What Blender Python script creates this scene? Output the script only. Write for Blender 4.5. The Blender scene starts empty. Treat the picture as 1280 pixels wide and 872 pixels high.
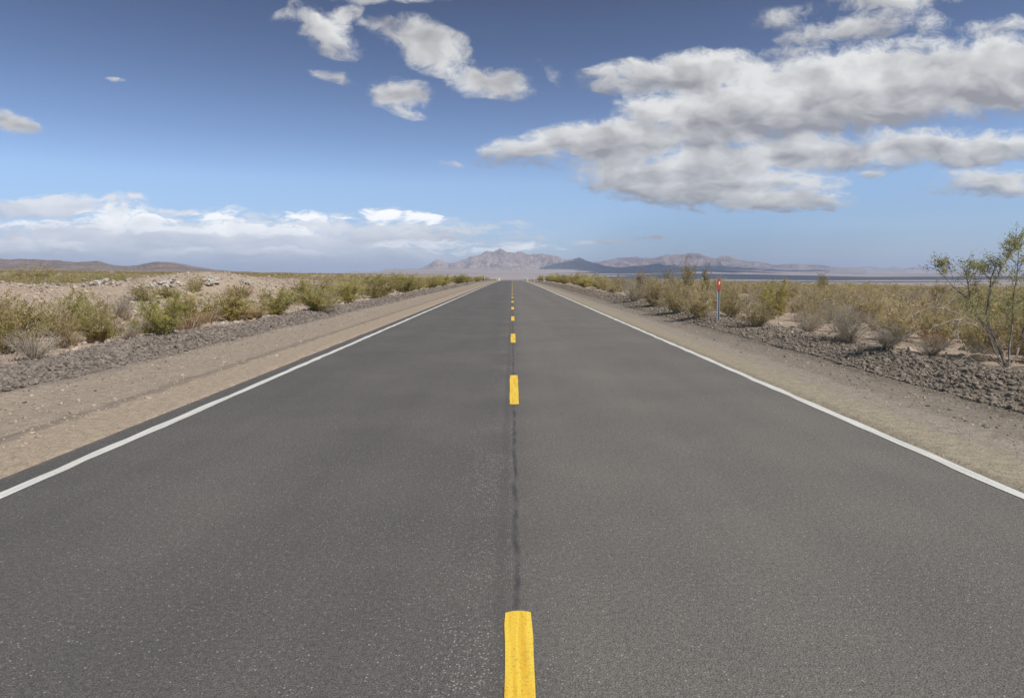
import bpy, math, random
import numpy as np
from mathutils import Vector, noise as mnoise

random.seed(7)
RNG = np.random.default_rng(11)
scene = bpy.context.scene
COL = scene.collection
R = math.radians

# ------------------------------------------------------------------ camera figures
F_PX, PX0, PY0, HORIZON = 840.0, 640.0, 426.0, 343.0
EYE = 1.55
PITCH = math.atan((PY0 - HORIZON) / F_PX)
SUN_EL, SUN_AZ = R(51), R(124)          # azimuth clockwise from +Y (the way the road runs)


def ray(px, py):
    u, v = (px - PX0) / F_PX, (PY0 - py) / F_PX
    c, s = math.cos(PITCH), math.sin(PITCH)
    return u, c + v * s, -s + v * c


def UV(px, py):
    x, y, z = ray(px, py)
    return x / y, z / y


# ------------------------------------------------------------------ numpy noise
def _hash(ix, iy, seed):
    h = (ix.astype(np.int64) * 374761393 + iy.astype(np.int64) * 668265263 + seed * 1274126177) & 0xffffffff
    h = ((h ^ (h >> 13)) * 1274126177) & 0xffffffff
    return ((h ^ (h >> 16)) & 0xffff) / 65535.0


def vnoise(x, y, seed=0):
    x = np.asarray(x, float); y = np.asarray(y, float)
    ix, iy = np.floor(x), np.floor(y)
    fx, fy = x - ix, y - iy
    fx = fx * fx * (3 - 2 * fx); fy = fy * fy * (3 - 2 * fy)
    a, b = _hash(ix, iy, seed), _hash(ix + 1, iy, seed)
    c, d = _hash(ix, iy + 1, seed), _hash(ix + 1, iy + 1, seed)
    return (a * (1 - fx) + b * fx) * (1 - fy) + (c * (1 - fx) + d * fx) * fy - 0.5


def fbm(x, y, oct=4, seed=0):
    s, a = 0.0, 1.0
    for o in range(oct):
        s = s + a * vnoise(x * 2 ** o + 17.3 * o, y * 2 ** o - 9.1 * o, seed + o)
        a *= 0.5
    return s


def sstep(a, b, x):
    t = np.clip((x - a) / (b - a), 0, 1)
    return t * t * (3 - 2 * t)


# ------------------------------------------------------------------ terrain
def road_z(y):
    y = np.asarray(y, float)
    d = np.maximum(y - 72, 0)
    z = -2.2e-5 * d ** 2
    d2 = np.maximum(y - 700, 0)
    return np.where(y > 700, -2.2e-5 * 628 ** 2 - 0.0276 * d2, z)


def H(x, y):
    x = np.asarray(x, float); y = np.asarray(y, float)
    r = np.hypot(x, y)
    u = np.maximum(-x, 0)
    ax = np.abs(x)
    # broad form: the bajada climbs to the left, falls to the right and beyond the crest
    left = 0.0105 * np.maximum(u - 45, 0)
    right = -0.019 * np.maximum(np.minimum(x, 500) - 9, 0) - 0.04 * np.clip(x - 500, 0, 900)
    dipw = sstep(-150, -15, x)
    dip = np.maximum(road_z(y), -40) * dipw
    near = left + right + dip
    az = np.arctan2(x, np.maximum(y, 1))
    fan = -62 + 185 * sstep(4500, 15000, r) * (0.34 + 0.66 * sstep(-0.30, -0.06, az))
    fan = fan - 120 * sstep(0.22, 0.5, az) * sstep(4500, 15000, r)
    fl = np.minimum(left, 60)
    far = fl * sstep(-0.2, -0.42, az) + fan * (1 - sstep(-0.2, -0.42, az))
    w = sstep(1300, 3600, r)
    z = near * (1 - w) + far * w
    # middle-sized undulation away from the road
    off = sstep(8.5, 16, ax)
    nearw = 1 - sstep(300, 900, r)
    z = z + off * nearw * (0.35 * fbm(x / 14, y / 14, 4, 3) + 0.10 * fbm(x / 2.2, y / 2.2, 3, 9))
    # spoil mounds left of the road
    m = np.exp(-((x + 20.5 + 2.2 * fbm(y / 12, y * 0, 2, 21)) / 5.0) ** 2)
    my = sstep(8, 17, y) * (1 - sstep(55, 85, y))
    z = z + m * my * (1.12 + 0.75 * fbm(y / 7.0, x / 9.0, 3, 5)) + m * my * 0.22 * fbm(x / 0.9, y / 0.9, 3, 8)
    # bladed windrows of gravel along both verges
    far_fade = 1 - sstep(120, 260, r)
    hl = 0.20 + 0.16 * fbm(y / 1.6, x / 1.6, 3, 31)
    z = z + far_fade * np.maximum(hl, 0.05) * np.exp(-((x + 7.35 + 0.3 * fbm(y / 5, y * 0, 2, 32)) / 0.72) ** 2)
    hr = 0.17 + 0.20 * fbm(y / 1.3, x / 1.3, 3, 41)
    z = z + far_fade * np.maximum(hr, 0.03) * np.exp(-((x - 6.75 + 0.35 * fbm(y / 5, y * 0, 2, 42)) / 0.8) ** 2)
    # verge roughness
    z = z + far_fade * sstep(4.3, 5.4, ax) * 0.035 * fbm(x / 0.35, y / 0.5, 3, 51)
    z = z + far_fade * 0.022 * sstep(0.12, 0.0, np.abs(x + 4.75 + 0.12 * fbm(y / 1.5, y * 0, 2, 6))) * (vnoise(x / .12, y / .2, 7) + 0.4)
    # bed under the asphalt, feathered at its edge
    bed = sstep(4.02, 3.84, np.where(x < 0, ax - 0.02 + 0.17 * fbm(y / .8, y * 0, 4, 61), ax + 0.20 + 0.07 * fbm(y / .8, y * 0, 4, 62)))
    z = z - bed * 0.05 - 0.006
    return z


def gz(x, y):
    return float(H(np.array([x]), np.array([y]))[0])


_T = np.geomspace(2, 3000, 6000)


def ground_hit(px, py):
    dx, dy, dz = ray(px, py)
    X, Y, Z = dx * _T, dy * _T, EYE + dz * _T
    below = Z < H(X, Y)
    i = int(np.argmax(below)) if below.any() else len(_T) - 1
    return float(X[i]), float(Y[i])


# ------------------------------------------------------------------ mesh and object helpers
def mesh_np(name, V, Fc, mats=(), midx=None, tint=None, smooth=False):
    V = np.asarray(V, np.float32).reshape(-1, 3); Fc = np.asarray(Fc, np.int32)
    me = bpy.data.meshes.new(name)
    me.vertices.add(len(V)); me.vertices.foreach_set('co', V.ravel())
    n, k = Fc.shape
    me.loops.add(n * k); me.loops.foreach_set('vertex_index', Fc.ravel())
    me.polygons.add(n); me.polygons.foreach_set('loop_start', np.arange(n, dtype=np.int32) * k)
    for m in mats: me.materials.append(m)
    if midx is not None: me.polygons.foreach_set('material_index', np.asarray(midx, np.int32))
    me.polygons.foreach_set('use_smooth', np.full(n, smooth, dtype=bool))
    me.update(calc_edges=True); me.validate()
    if tint is not None:
        a = me.attributes.new('tint', 'FLOAT', 'POINT'); a.data.foreach_set('value', np.asarray(tint, np.float32))
    return me


def link(name, me, parent=None):
    o = bpy.data.objects.new(name, me); COL.objects.link(o)
    if parent: o.parent = parent
    return o


def tag(o, label=None, cat=None, group=None, kind=None):
    if label: o['label'] = label
    if cat: o['category'] = cat
    if group: o['group'] = group
    if kind: o['kind'] = kind
    return o


def grid_faces(nx, ny):
    i = np.arange(nx - 1)[None, :] + np.arange(ny - 1)[:, None] * nx
    i = i.ravel()
    return np.stack([i, i + 1, i + 1 + nx, i + nx], 1)


class MB:
    """collects quads"""
    def __init__(s): s.V, s.F, s.T, s.n = [], [], [], 0

    def add(s, V, Fc, tint=0.0):
        V = np.asarray(V, float); s.V.append(V); s.F.append(np.asarray(Fc) + s.n)
        s.T.append(np.broadcast_to(np.asarray(tint, float), (len(V),)).copy()); s.n += len(V)

    def tube(s, P, rad, k=3, tint=0.0):
        P = np.asarray(P, float); n = len(P)
        T = np.gradient(P, axis=0); T /= np.linalg.norm(T, axis=1)[:, None] + 1e-9
        ref = np.array([0.31, 0.87, 0.38]) if abs(T[0][1]) < 0.8 else np.array([1.0, 0.1, 0.2])
        A = np.cross(T, ref); A /= np.linalg.norm(A, axis=1)[:, None] + 1e-9
        B = np.cross(T, A)
        a = np.arange(k) / k * 2 * math.pi
        rad = np.broadcast_to(np.asarray(rad, float), (n,))
        ring = P[:, None, :] + rad[:, None, None] * (np.cos(a)[None, :, None] * A[:, None, :] + np.sin(a)[None, :, None] * B[:, None, :])
        i = np.arange(n - 1)[:, None] * k; j = np.arange(k)[None, :]; j2 = (j + 1) % k
        Fc = np.stack([i + j, i + j2, i + j2 + k, i + j + k], -1).reshape(-1, 4)
        s.add(ring.reshape(-1, 3), Fc, tint)

    def box(s, x0, x1, y0, y1, z0, z1):
        V = [(x, y, z) for z in (z0, z1) for y in (y0, y1) for x in (x0, x1)]
        s.add(V, [(0, 2, 3, 1), (4, 5, 7, 6), (0, 1, 5, 4), (2, 6, 7, 3), (0, 4, 6, 2), (1, 3, 7, 5)])

    def leaves(s, P, size, rng, tint, aspect=1.7, up=0.25):
        n = len(P)
        nn = rng.normal(size=(n, 3)); nn[:, 2] += up * 2.6; nn /= np.linalg.norm(nn, axis=1)[:, None]
        a = np.cross(nn, rng.normal(size=(n, 3))); a /= np.linalg.norm(a, axis=1)[:, None] + 1e-9
        b = np.cross(a, nn)
        sz = size * rng.uniform(0.55, 1.35, n)[:, None]
        V = np.stack([P - a * sz * .5 * aspect * 0.6, P + b * sz * .5, P + a * sz * .5 * aspect, P - b * sz * .5], 1).reshape(-1, 3)
        s.add(V, np.arange(4 * n).reshape(-1, 4), np.repeat(tint, 4))

    def mesh(s, name, mats, midx=None, smooth=False):
        return mesh_np(name, np.concatenate(s.V), np.concatenate(s.F), mats, midx, np.concatenate(s.T), smooth)


# ------------------------------------------------------------------ material helper
class NT:
    def __init__(s, tree): s.t = tree; s.n = tree.nodes; s.l = tree.links; s.n.clear()

    def node(s, typ, props=None, **inp):
        nd = s.n.new(typ)
        for k, v in (props or {}).items(): setattr(nd, k, v)
        for k, v in inp.items(): s.set(nd, k, v)
        return nd

    def set(s, nd, k, v):
        key = int(k[1:]) if (k[0] == 'i' and k[1:].isdigit()) else k.replace('_', ' ')
        sock = nd.inputs[key]
        if isinstance(v, bpy.types.NodeSocket): s.l.new(v, sock)
        elif isinstance(v, bpy.types.Node): s.l.new(v.outputs[0], sock)
        else: sock.default_value = v

    def math(s, op, a, b=None, c=None, clamp=False):
        nd = s.n.new('ShaderNodeMath'); nd.operation = op; nd.use_clamp = clamp
        for i, v in enumerate((a, b, c)):
            if v is not None: s.set(nd, 'i%d' % i, v)
        return nd.outputs[0]

    def mapr(s, v, a, b, c=0.0, d=1.0, smooth=True):
        nd = s.n.new('ShaderNodeMapRange'); nd.interpolation_type = 'SMOOTHSTEP' if smooth else 'LINEAR'
        for k, x in zip(('Value', 'From Min', 'From Max', 'To Min', 'To Max'), (v, a, b, c, d)): s.set(nd, k, x)
        return nd.outputs[0]

    def mix(s, f, a, b, blend='MIX'):
        nd = s.n.new('ShaderNodeMix'); nd.data_type = 'RGBA'; nd.blend_type = blend
        s.set(nd, 'i0', f)
        for i, v in ((6, a), (7, b)):
            if isinstance(v, tuple) and len(v) == 3: v = v + (1,)
            s.set(nd, 'i%d' % i, v)
        return nd.outputs[2]

    def noise(s, vec, scale, detail=3, rough=.55, dist=0, dim='3D'):
        nd = s.n.new('ShaderNodeTexNoise'); nd.noise_dimensions = dim
        if vec is not None: s.set(nd, 'Vector', vec)
        nd.inputs['Scale'].default_value = scale; nd.inputs['Detail'].default_value = detail
        nd.inputs['Roughness'].default_value = rough; nd.inputs['Distortion'].default_value = dist
        return nd.outputs[0]

    def vor(s, vec, scale, feature='F1'):
        nd = s.n.new('ShaderNodeTexVoronoi'); nd.feature = feature; s.set(nd, 'Vector', vec)
        nd.inputs['Scale'].default_value = scale
        return nd


def mat(name):
    m = bpy.data.materials.new(name); m.use_nodes = True
    return m, NT(m.node_tree)


def finish(nt, color, rough=.9, spec=.2, bump=None, bs=.5, bd=.02):
    b = nt.node('ShaderNodeBsdfPrincipled')
    nt.set(b, 'Base Color', color if not (isinstance(color, tuple) and len(color) == 3) else color + (1,))
    nt.set(b, 'Roughness', rough); nt.set(b, 'Specular IOR Level', spec)
    if bump is not None:
        bn = nt.node('ShaderNodeBump', None, Strength=bs, Distance=bd, Height=bump); nt.set(b, 'Normal', bn.outputs[0])
    o = nt.node('ShaderNodeOutputMaterial'); nt.l.new(b.outputs[0], o.inputs[0])
    return b


def make_leaf(name, c_dark, c_light, c_alt, translucency=.35):
    m, nt = mat(name)
    at = nt.node('ShaderNodeAttribute', {'attribute_name': 'tint'}).outputs['Fac']
    oi = nt.node('ShaderNodeObjectInfo').outputs['Random']
    c = nt.mix(nt.math('FRACT', at), c_dark, c_light)
    c = nt.mix(nt.math('MULTIPLY', nt.mapr(at, 1.0, 1.05), 1.0), c, c_alt)
    hs = nt.node('ShaderNodeHueSaturation', None, Color=c)
    nt.set(hs, 'Value', nt.mapr(oi, 0, 1, .85, 1.18, False)); nt.set(hs, 'Hue', nt.mapr(nt.math('FRACT', nt.math('MULTIPLY', oi, 7.31)), 0, 1, .488, .508, False))
    d = nt.node('ShaderNodeBsdfPrincipled', None, Roughness=.6); nt.set(d, 'Specular IOR Level', .25); nt.set(d, 'Base Color', hs.outputs[0])
    tr = nt.node('ShaderNodeBsdfTranslucent'); nt.set(tr, 'Color', hs.outputs[0])
    mx = nt.node('ShaderNodeMixShader'); nt.set(mx, 'i0', translucency); nt.l.new(d.outputs[0], mx.inputs[1]); nt.l.new(tr.outputs[0], mx.inputs[2])
    o = nt.node('ShaderNodeOutputMaterial'); nt.l.new(mx.outputs[0], o.inputs[0])
    return m


def make_twig(name, c0, c1):
    m, nt = mat(name)
    p = nt.node('ShaderNodeNewGeometry').outputs['Position']
    n = nt.noise(p, 9, 3)
    finish(nt, nt.mix(nt.mapr(n, .35, .65), c0, c1), .9, .15)
    return m


M = {}
M['leaf_green'] = make_leaf('creosote_leaf_green', (.34, .308, .092), (.58, .505, .185), (.52, .41, .19), .62)
M['leaf_olive'] = make_leaf('creosote_leaf_olive', (.36, .300, .128), (.58, .495, .240), (.54, .42, .25), .6)
M['leaf_sage'] = make_leaf('creosote_leaf_sage', (.28, .27, .11), (.48, .44, .20), (.46, .37, .19), .55)
M['leaf_grey'] = make_leaf('bursage_leaf_grey', (.33, .285, .195), (.50, .44, .32), (.46, .36, .23), .45)
M['leaf_rust'] = make_leaf('dry_grass_rust', (.34, .225, .11), (.54, .40, .22), (.56, .45, .30), .35)
M['twig_grey'] = make_twig('twig_grey', (.30, .25, .20), (.48, .42, .345))
M['twig_tan'] = make_twig('twig_tan', (.34, .285, .17), (.50, .43, .29))
M['trunk'] = make_twig('grey_bark', (.13, .11, .095), (.30, .265, .23))
M['twig_pale'] = make_twig('twig_bleached', (.34, .30, .24), (.50, .45, .37))
M['twig_dark'] = make_twig('twig_dark', (.20, .16, .125), (.33, .27, .21))


def build_ground_material():
    m, nt = mat('desert_ground')
    P = nt.node('ShaderNodeNewGeometry').outputs['Position']
    sep = nt.node('ShaderNodeSeparateXYZ', None, Vector=P)
    X, Y = sep.outputs[0], sep.outputs[1]
    n_lo = nt.noise(P, .09, 4); n_mid = nt.noise(P, .9, 4); n_hi = nt.noise(P, 9, 4, .65); n_gr = nt.noise(P, 55, 3, .7)
    v = nt.vor(P, 24); pebble = nt.mapr(v.outputs['Distance'], .12, .42, 1, 0)
    vcol = nt.node('ShaderNodeSeparateColor', None, Color=v.outputs['Color'])
    v2 = nt.vor(P, 9); peb2 = nt.mapr(v2.outputs['Distance'], .1, .33, 1, 0)
    v2c = nt.node('ShaderNodeSeparateColor', None, Color=v2.outputs['Color'])
    # edges between bands wander a little
    xw = nt.math('ADD', X, nt.math('MULTIPLY', nt.math('SUBTRACT', nt.noise(P, 1.3, 6, .68), .5), .95))
    xf = nt.math('ADD', X, nt.math('MULTIPLY', nt.math('SUBTRACT', nt.noise(P, 2.1, 5, .65), .5), .40))
    # desert soil
    c = nt.mix(nt.mapr(n_lo, .38, .62), (.31, .235, .170), (.365, .295, .215))
    c = nt.mix(nt.mapr(n_mid, .35, .7), c, (.37, .285, .215))
    # scrub tint far away, where single plants cannot be told apart
    dist = nt.node('ShaderNodeVectorMath', {'operation': 'LENGTH'}); nt.set(dist, 'i0', P)
    fs = nt.math('MULTIPLY', nt.mapr(dist.outputs['Value'], 250, 900), nt.mapr(nt.noise(P, .02, 5, .7), .38, .55))
    c = nt.mix(nt.math('MULTIPLY', fs, .75), c, (.20, .165, .085))
    # alluvium and playa in the valley
    pl = nt.mapr(dist.outputs['Value'], 2500, 6000)
    pn = nt.noise(nt.node('ShaderNodeVectorMath', {'operation': 'MULTIPLY'}, i0=P, i1=(.00022, .0009, 0)), 1.0, 5, .6)
    cp = nt.mix(nt.mapr(pn, .35, .65), (.25, .19, .16), (.39, .32, .28))
    c = nt.mix(pl, c, cp)
    near = nt.mapr(dist.outputs['Value'], 300, 600, 1, 0)

    def band(col, lo, hi, soft, src, amount=1.0):
        nonlocal c
        f = nt.math('MULTIPLY', near, nt.math('MULTIPLY', nt.mapr(src, lo - soft, lo + soft), nt.mapr(src, hi - soft, hi + soft, 1, 0)))
        c = nt.mix(nt.math('MULTIPLY', f, amount), c, col)
    # left verge
    band((.300, .243, .182), -6.9, -4.72, .14, xw)
    band((.335, .265, .19), -4.78, -3.0, .06, xf)
    band((.13, .11, .09), -4.90, -4.70, .05, xf, .45)
    band((.170, .148, .125), -8.35, -6.45, .22, xw)
    # right verge
    band((.165, .138, .105), 5.2, 8.0, .35, xw)
    band((.215, .180, .140), 4.2, 5.4, .12, xw)
    band((.34, .29, .225), 4.22, 4.75, .16, xw, .5)
    band((.300, .255, .180), 3.0, 4.27, .09, xf)
    # grain and pebbles
    g = nt.mapr(n_gr, .25, .75, .62, 1.38, False)
    g2 = nt.mapr(n_hi, .3, .7, .80, 1.2, False)
    gg = nt.math('MULTIPLY', g, g2)
    cc = nt.node('ShaderNodeVectorMath', {'operation': 'SCALE'}); nt.set(cc, 'i0', c); nt.set(cc, 'Scale', gg)
    c = nt.mix(nt.mapr(dist.outputs['Value'], 40, 200, 1, 0), c, cc.outputs[0])
    offr = nt.mapr(nt.math('ABSOLUTE', X), 4.3, 5.0)
    pk = nt.math('MULTIPLY', nt.math('MULTIPLY', peb2, nt.math('GREATER_THAN', v2c.outputs[0], .62)), offr)
    c = nt.mix(nt.math('MULTIPLY', pk, .8), c, nt.mix(v2c.outputs[1], (.16, .13, .11), (.46, .39, .31)))
    pk1 = nt.math('MULTIPLY', pebble, nt.math('GREATER_THAN', vcol.outputs[0], .55))
    c = nt.mix(nt.math('MULTIPLY', pk1, .55), c, nt.mix(vcol.outputs[1], (.15, .125, .105), (.48, .41, .33)))
    hgt = nt.math('ADD', nt.math('MULTIPLY', n_gr, .5), nt.math('ADD', nt.math('MULTIPLY', pebble, .5), nt.math('MULTIPLY', pk, 1.2)))
    finish(nt, c, .95, .08, hgt, .7, .012)
    return m


def build_asphalt():
    m, nt = mat('asphalt')
    P = nt.node('ShaderNodeNewGeometry').outputs['Position']
    sep = nt.node('ShaderNodeSeparateXYZ', None, Vector=P); X, Y = sep.outputs[0], sep.outputs[1]
    fine = nt.noise(P, 160, 3, .7); mid = nt.noise(P, 40, 4, .7)
    stretch = nt.node('ShaderNodeVectorMath', {'operation': 'MULTIPLY'}, i0=P, i1=(1.15, .035, 1))
    streak = nt.noise(stretch, 1.0, 4, .55)
    blot = nt.noise(P, .55, 4, .55)
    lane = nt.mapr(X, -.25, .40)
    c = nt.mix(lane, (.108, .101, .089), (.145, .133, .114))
    c = nt.mix(nt.mapr(streak, .35, .68), nt.mix(1.0, c, (.94, .94, .945), 'MULTIPLY'), nt.mix(1.0, c, (1.06, 1.055, 1.045), 'MULTIPLY'))
    c = nt.mix(nt.mapr(blot, .35, .68), nt.mix(1.0, c, (.93, .93, .94), 'MULTIPLY'), nt.mix(1.0, c, (1.08, 1.07, 1.05), 'MULTIPLY'))
    # darker strip beyond the left edge line and beside the centre
    c = nt.mix(nt.math('MULTIPLY', nt.mapr(X, -3.62, -3.72), .35), c, (.078, .073, .066))
    # grain
    g = nt.math('MULTIPLY', nt.mapr(fine, .3, .7, .42, 1.65, False), nt.mapr(mid, .3, .7, .72, 1.28, False))
    cs = nt.node('ShaderNodeVectorMath', {'operation': 'SCALE'}); nt.set(cs, 'i0', c); nt.set(cs, 'Scale', g); c = cs.outputs[0]
    # exposed pale chips: everywhere a few, many just left of the centre line
    v = nt.vor(P, 78); vc = nt.node('ShaderNodeSeparateColor', None, Color=v.outputs['Color'])
    wob = nt.math('ADD', X, nt.math('MULTIPLY', nt.math('SUBTRACT', nt.noise(P, .8, 3), .5), .35))
    gath = nt.math('MULTIPLY', nt.mapr(wob, -.46, -.14), nt.mapr(wob, -.03, .03, 1, 0))
    patch = nt.mapr(nt.noise(P, .7, 4, .6), .36, .66)
    thr = nt.math('SUBTRACT', .986, nt.math('ADD', nt.math('MULTIPLY', nt.math('MULTIPLY', gath, patch), .80), nt.math('MULTIPLY', nt.math('ADD', patch, .45), .055)))
    chip = nt.math('MULTIPLY', nt.math('GREATER_THAN', vc.outputs[0], thr), nt.mapr(v.outputs['Distance'], .20, .46, 1, 0))
    c = nt.mix(nt.math('MULTIPLY', chip, .62), c, nt.mix(vc.outputs[1], (.26, .23, .19), (.55, .50, .42)))
    v2 = nt.vor(P, 100); v2c = nt.node('ShaderNodeSeparateColor', None, Color=v2.outputs['Color'])
    chip2 = nt.math('MULTIPLY', nt.math('GREATER_THAN', v2c.outputs[0], .88), nt.mapr(v2.outputs['Distance'], .2, .45, 1, 0))
    c = nt.mix(nt.math('MULTIPLY', chip2, .55), c, (.30, .275, .24))
    # paving seam beside the centre line
    sw = nt.math('ADD', X, nt.math('MULTIPLY', nt.math('SUBTRACT', nt.noise(P, 1.6, 6, .7), .5), .085))
    sd = nt.math('ABSOLUTE', nt.math('SUBTRACT', sw, .022))
    seam = nt.math('MULTIPLY', nt.mapr(sd, .004, .026, 1, 0), nt.mapr(nt.noise(P, 3.3, 4), .35, .60, .20, .95))
    c = nt.mix(seam, c, (.060, .058, .056))
    s2 = nt.math('ABSOLUTE', nt.math('ADD', sw, .055))
    c = nt.mix(nt.math('MULTIPLY', nt.mapr(s2, .01, .06, 1, 0), .42), c, (.085, .077, .068))
    # sand blown over the edges
    e = nt.math('MAXIMUM', nt.mapr(X, -3.80, -4.02), nt.mapr(X, 3.66, 3.80))
    e = nt.math('MULTIPLY', e, nt.mapr(nt.noise(P, 6, 4, .7), .42, .62))
    c = nt.mix(nt.math('MULTIPLY', e, .7), c, (.28, .225, .165))
    hgt = nt.math('ADD', fine, nt.math('MULTIPLY', nt.mapr(v.outputs['Distance'], .1, .5, 1, 0), .8))
    finish(nt, c, .86, .22, hgt, .55, .006)
    return m


def build_paint(name, c0, c1, wear):
    m, nt = mat(name)
    P = nt.node('ShaderNodeNewGeometry').outputs['Position']
    n = nt.noise(P, 3.0, 4); f = nt.noise(P, 140, 3, .7)
    st = nt.noise(nt.node('ShaderNodeVectorMath', {'operation': 'MULTIPLY'}, i0=P, i1=(30, 1.2, 1)), 1, 3)
    c = nt.mix(nt.mapr(st, .35, .65), c0, c1)
    c = nt.mix(nt.math('MULTIPLY', nt.mapr(nt.math('ADD', f, nt.math('MULTIPLY', n, .15)), .70 - wear, .80 - wear), .6), c, (.20, .15, .07))
    c = nt.mix(nt.mapr(f, .3, .5, .25, 0), c, (.2, .17, .12))
    finish(nt, c, .7, .3, f, .5, .003)
    return m


def build_rock(name, c0, c1, c2, scale=6):
    m, nt = mat(name)
    P = nt.node('ShaderNodeNewGeometry').outputs['Position']
    at = nt.node('ShaderNodeAttribute', {'attribute_name': 'tint'}).outputs['Fac']
    oi = nt.node('ShaderNodeObjectInfo').outputs['Random']
    t = nt.math('FRACT', nt.math('ADD', at, oi))
    n = nt.noise(P, scale, 4, .65)
    c = nt.mix(t, c0, c1); c = nt.mix(nt.math('MULTIPLY', nt.mapr(n, .45, .7), .6), c, c2)
    finish(nt, c, .92, .15, nt.noise(P, scale * 5, 4, .7), .6, .02)
    return m


def build_mountain(name, rock0, rock1, fan, fan_lo, fan_hi):
    m, nt = mat(name)
    P = nt.node('ShaderNodeNewGeometry').outputs['Position']
    z = nt.node('ShaderNodeSeparateXYZ', None, Vector=P).outputs[2]
    n = nt.noise(P, .0014, 7, .66); n2 = nt.noise(P, .006, 6, .68)
    c = nt.mix(nt.mapr(n, .36, .62), rock0, rock1)
    c = nt.mix(nt.mapr(n2, .48, .64, 0, .55), c, (.16, .12, .12))
    zz = nt.math('ADD', z, nt.math('MULTIPLY', nt.math('SUBTRACT', n2, .5), 220))
    c = nt.mix(nt.mapr(zz, fan_lo, fan_hi, 1, 0), c, fan)
    finish(nt, c, .95, .05, n2, 1.0, 160)
    return m


def plain(name, col, rough=.5, spec=.3, metallic=0.0, nscale=12, var=.12):
    m, nt = mat(name)
    P = nt.node('ShaderNodeNewGeometry').outputs['Position']
    n = nt.noise(P, nscale, 4, .6)
    lo = tuple(x * (1 - var) for x in col); hi = tuple(min(1, x * (1 + var)) for x in col)
    b = finish(nt, nt.mix(nt.mapr(n, .35, .65), lo, hi), rough, spec)
    b.inputs['Metallic'].default_value = metallic
    return m


M['ground'] = build_ground_material()
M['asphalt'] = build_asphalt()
M['yellow'] = build_paint('yellow_road_paint', (.88, .61, .06), (.76, .44, .03), .09)
M['white'] = build_paint('white_road_paint', (.70, .68, .61), (.57, .55, .48), .085)
M['gravel'] = build_rock('dark_gravel', (.13, .108, .090), (.26, .218, .178), (.34, .285, .23), 14)
M['clods'] = build_rock('brown_clods', (.175, .142, .107), (.28, .234, .178), (.32, .265, .20), 14)
M['rubble'] = build_rock('tan_rubble', (.31, .24, .18), (.54, .45, .36), (.22, .18, .15), 9)
M['palerock'] = build_rock('pale_limestone', (.34, .30, .25), (.60, .55, .46), (.24, .22, .20), 7)
M['mtn'] = build_mountain('lavender_rock', (.28, .20, .18), (.50, .385, .325), (.45, .37, .325), 60, 230)
M['mtn_left'] = build_mountain('brown_rock', (.25, .18, .145), (.34, .25, .20), (.32, .245, .185), 10, 60)
M['mtn_far'] = build_mountain('pale_far_rock', (.40, .36, .35), (.55, .52, .52), (.40, .36, .35), 0, 200)

# ------------------------------------------------------------------ world: sky and clouds
S_BG = 0.085


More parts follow.
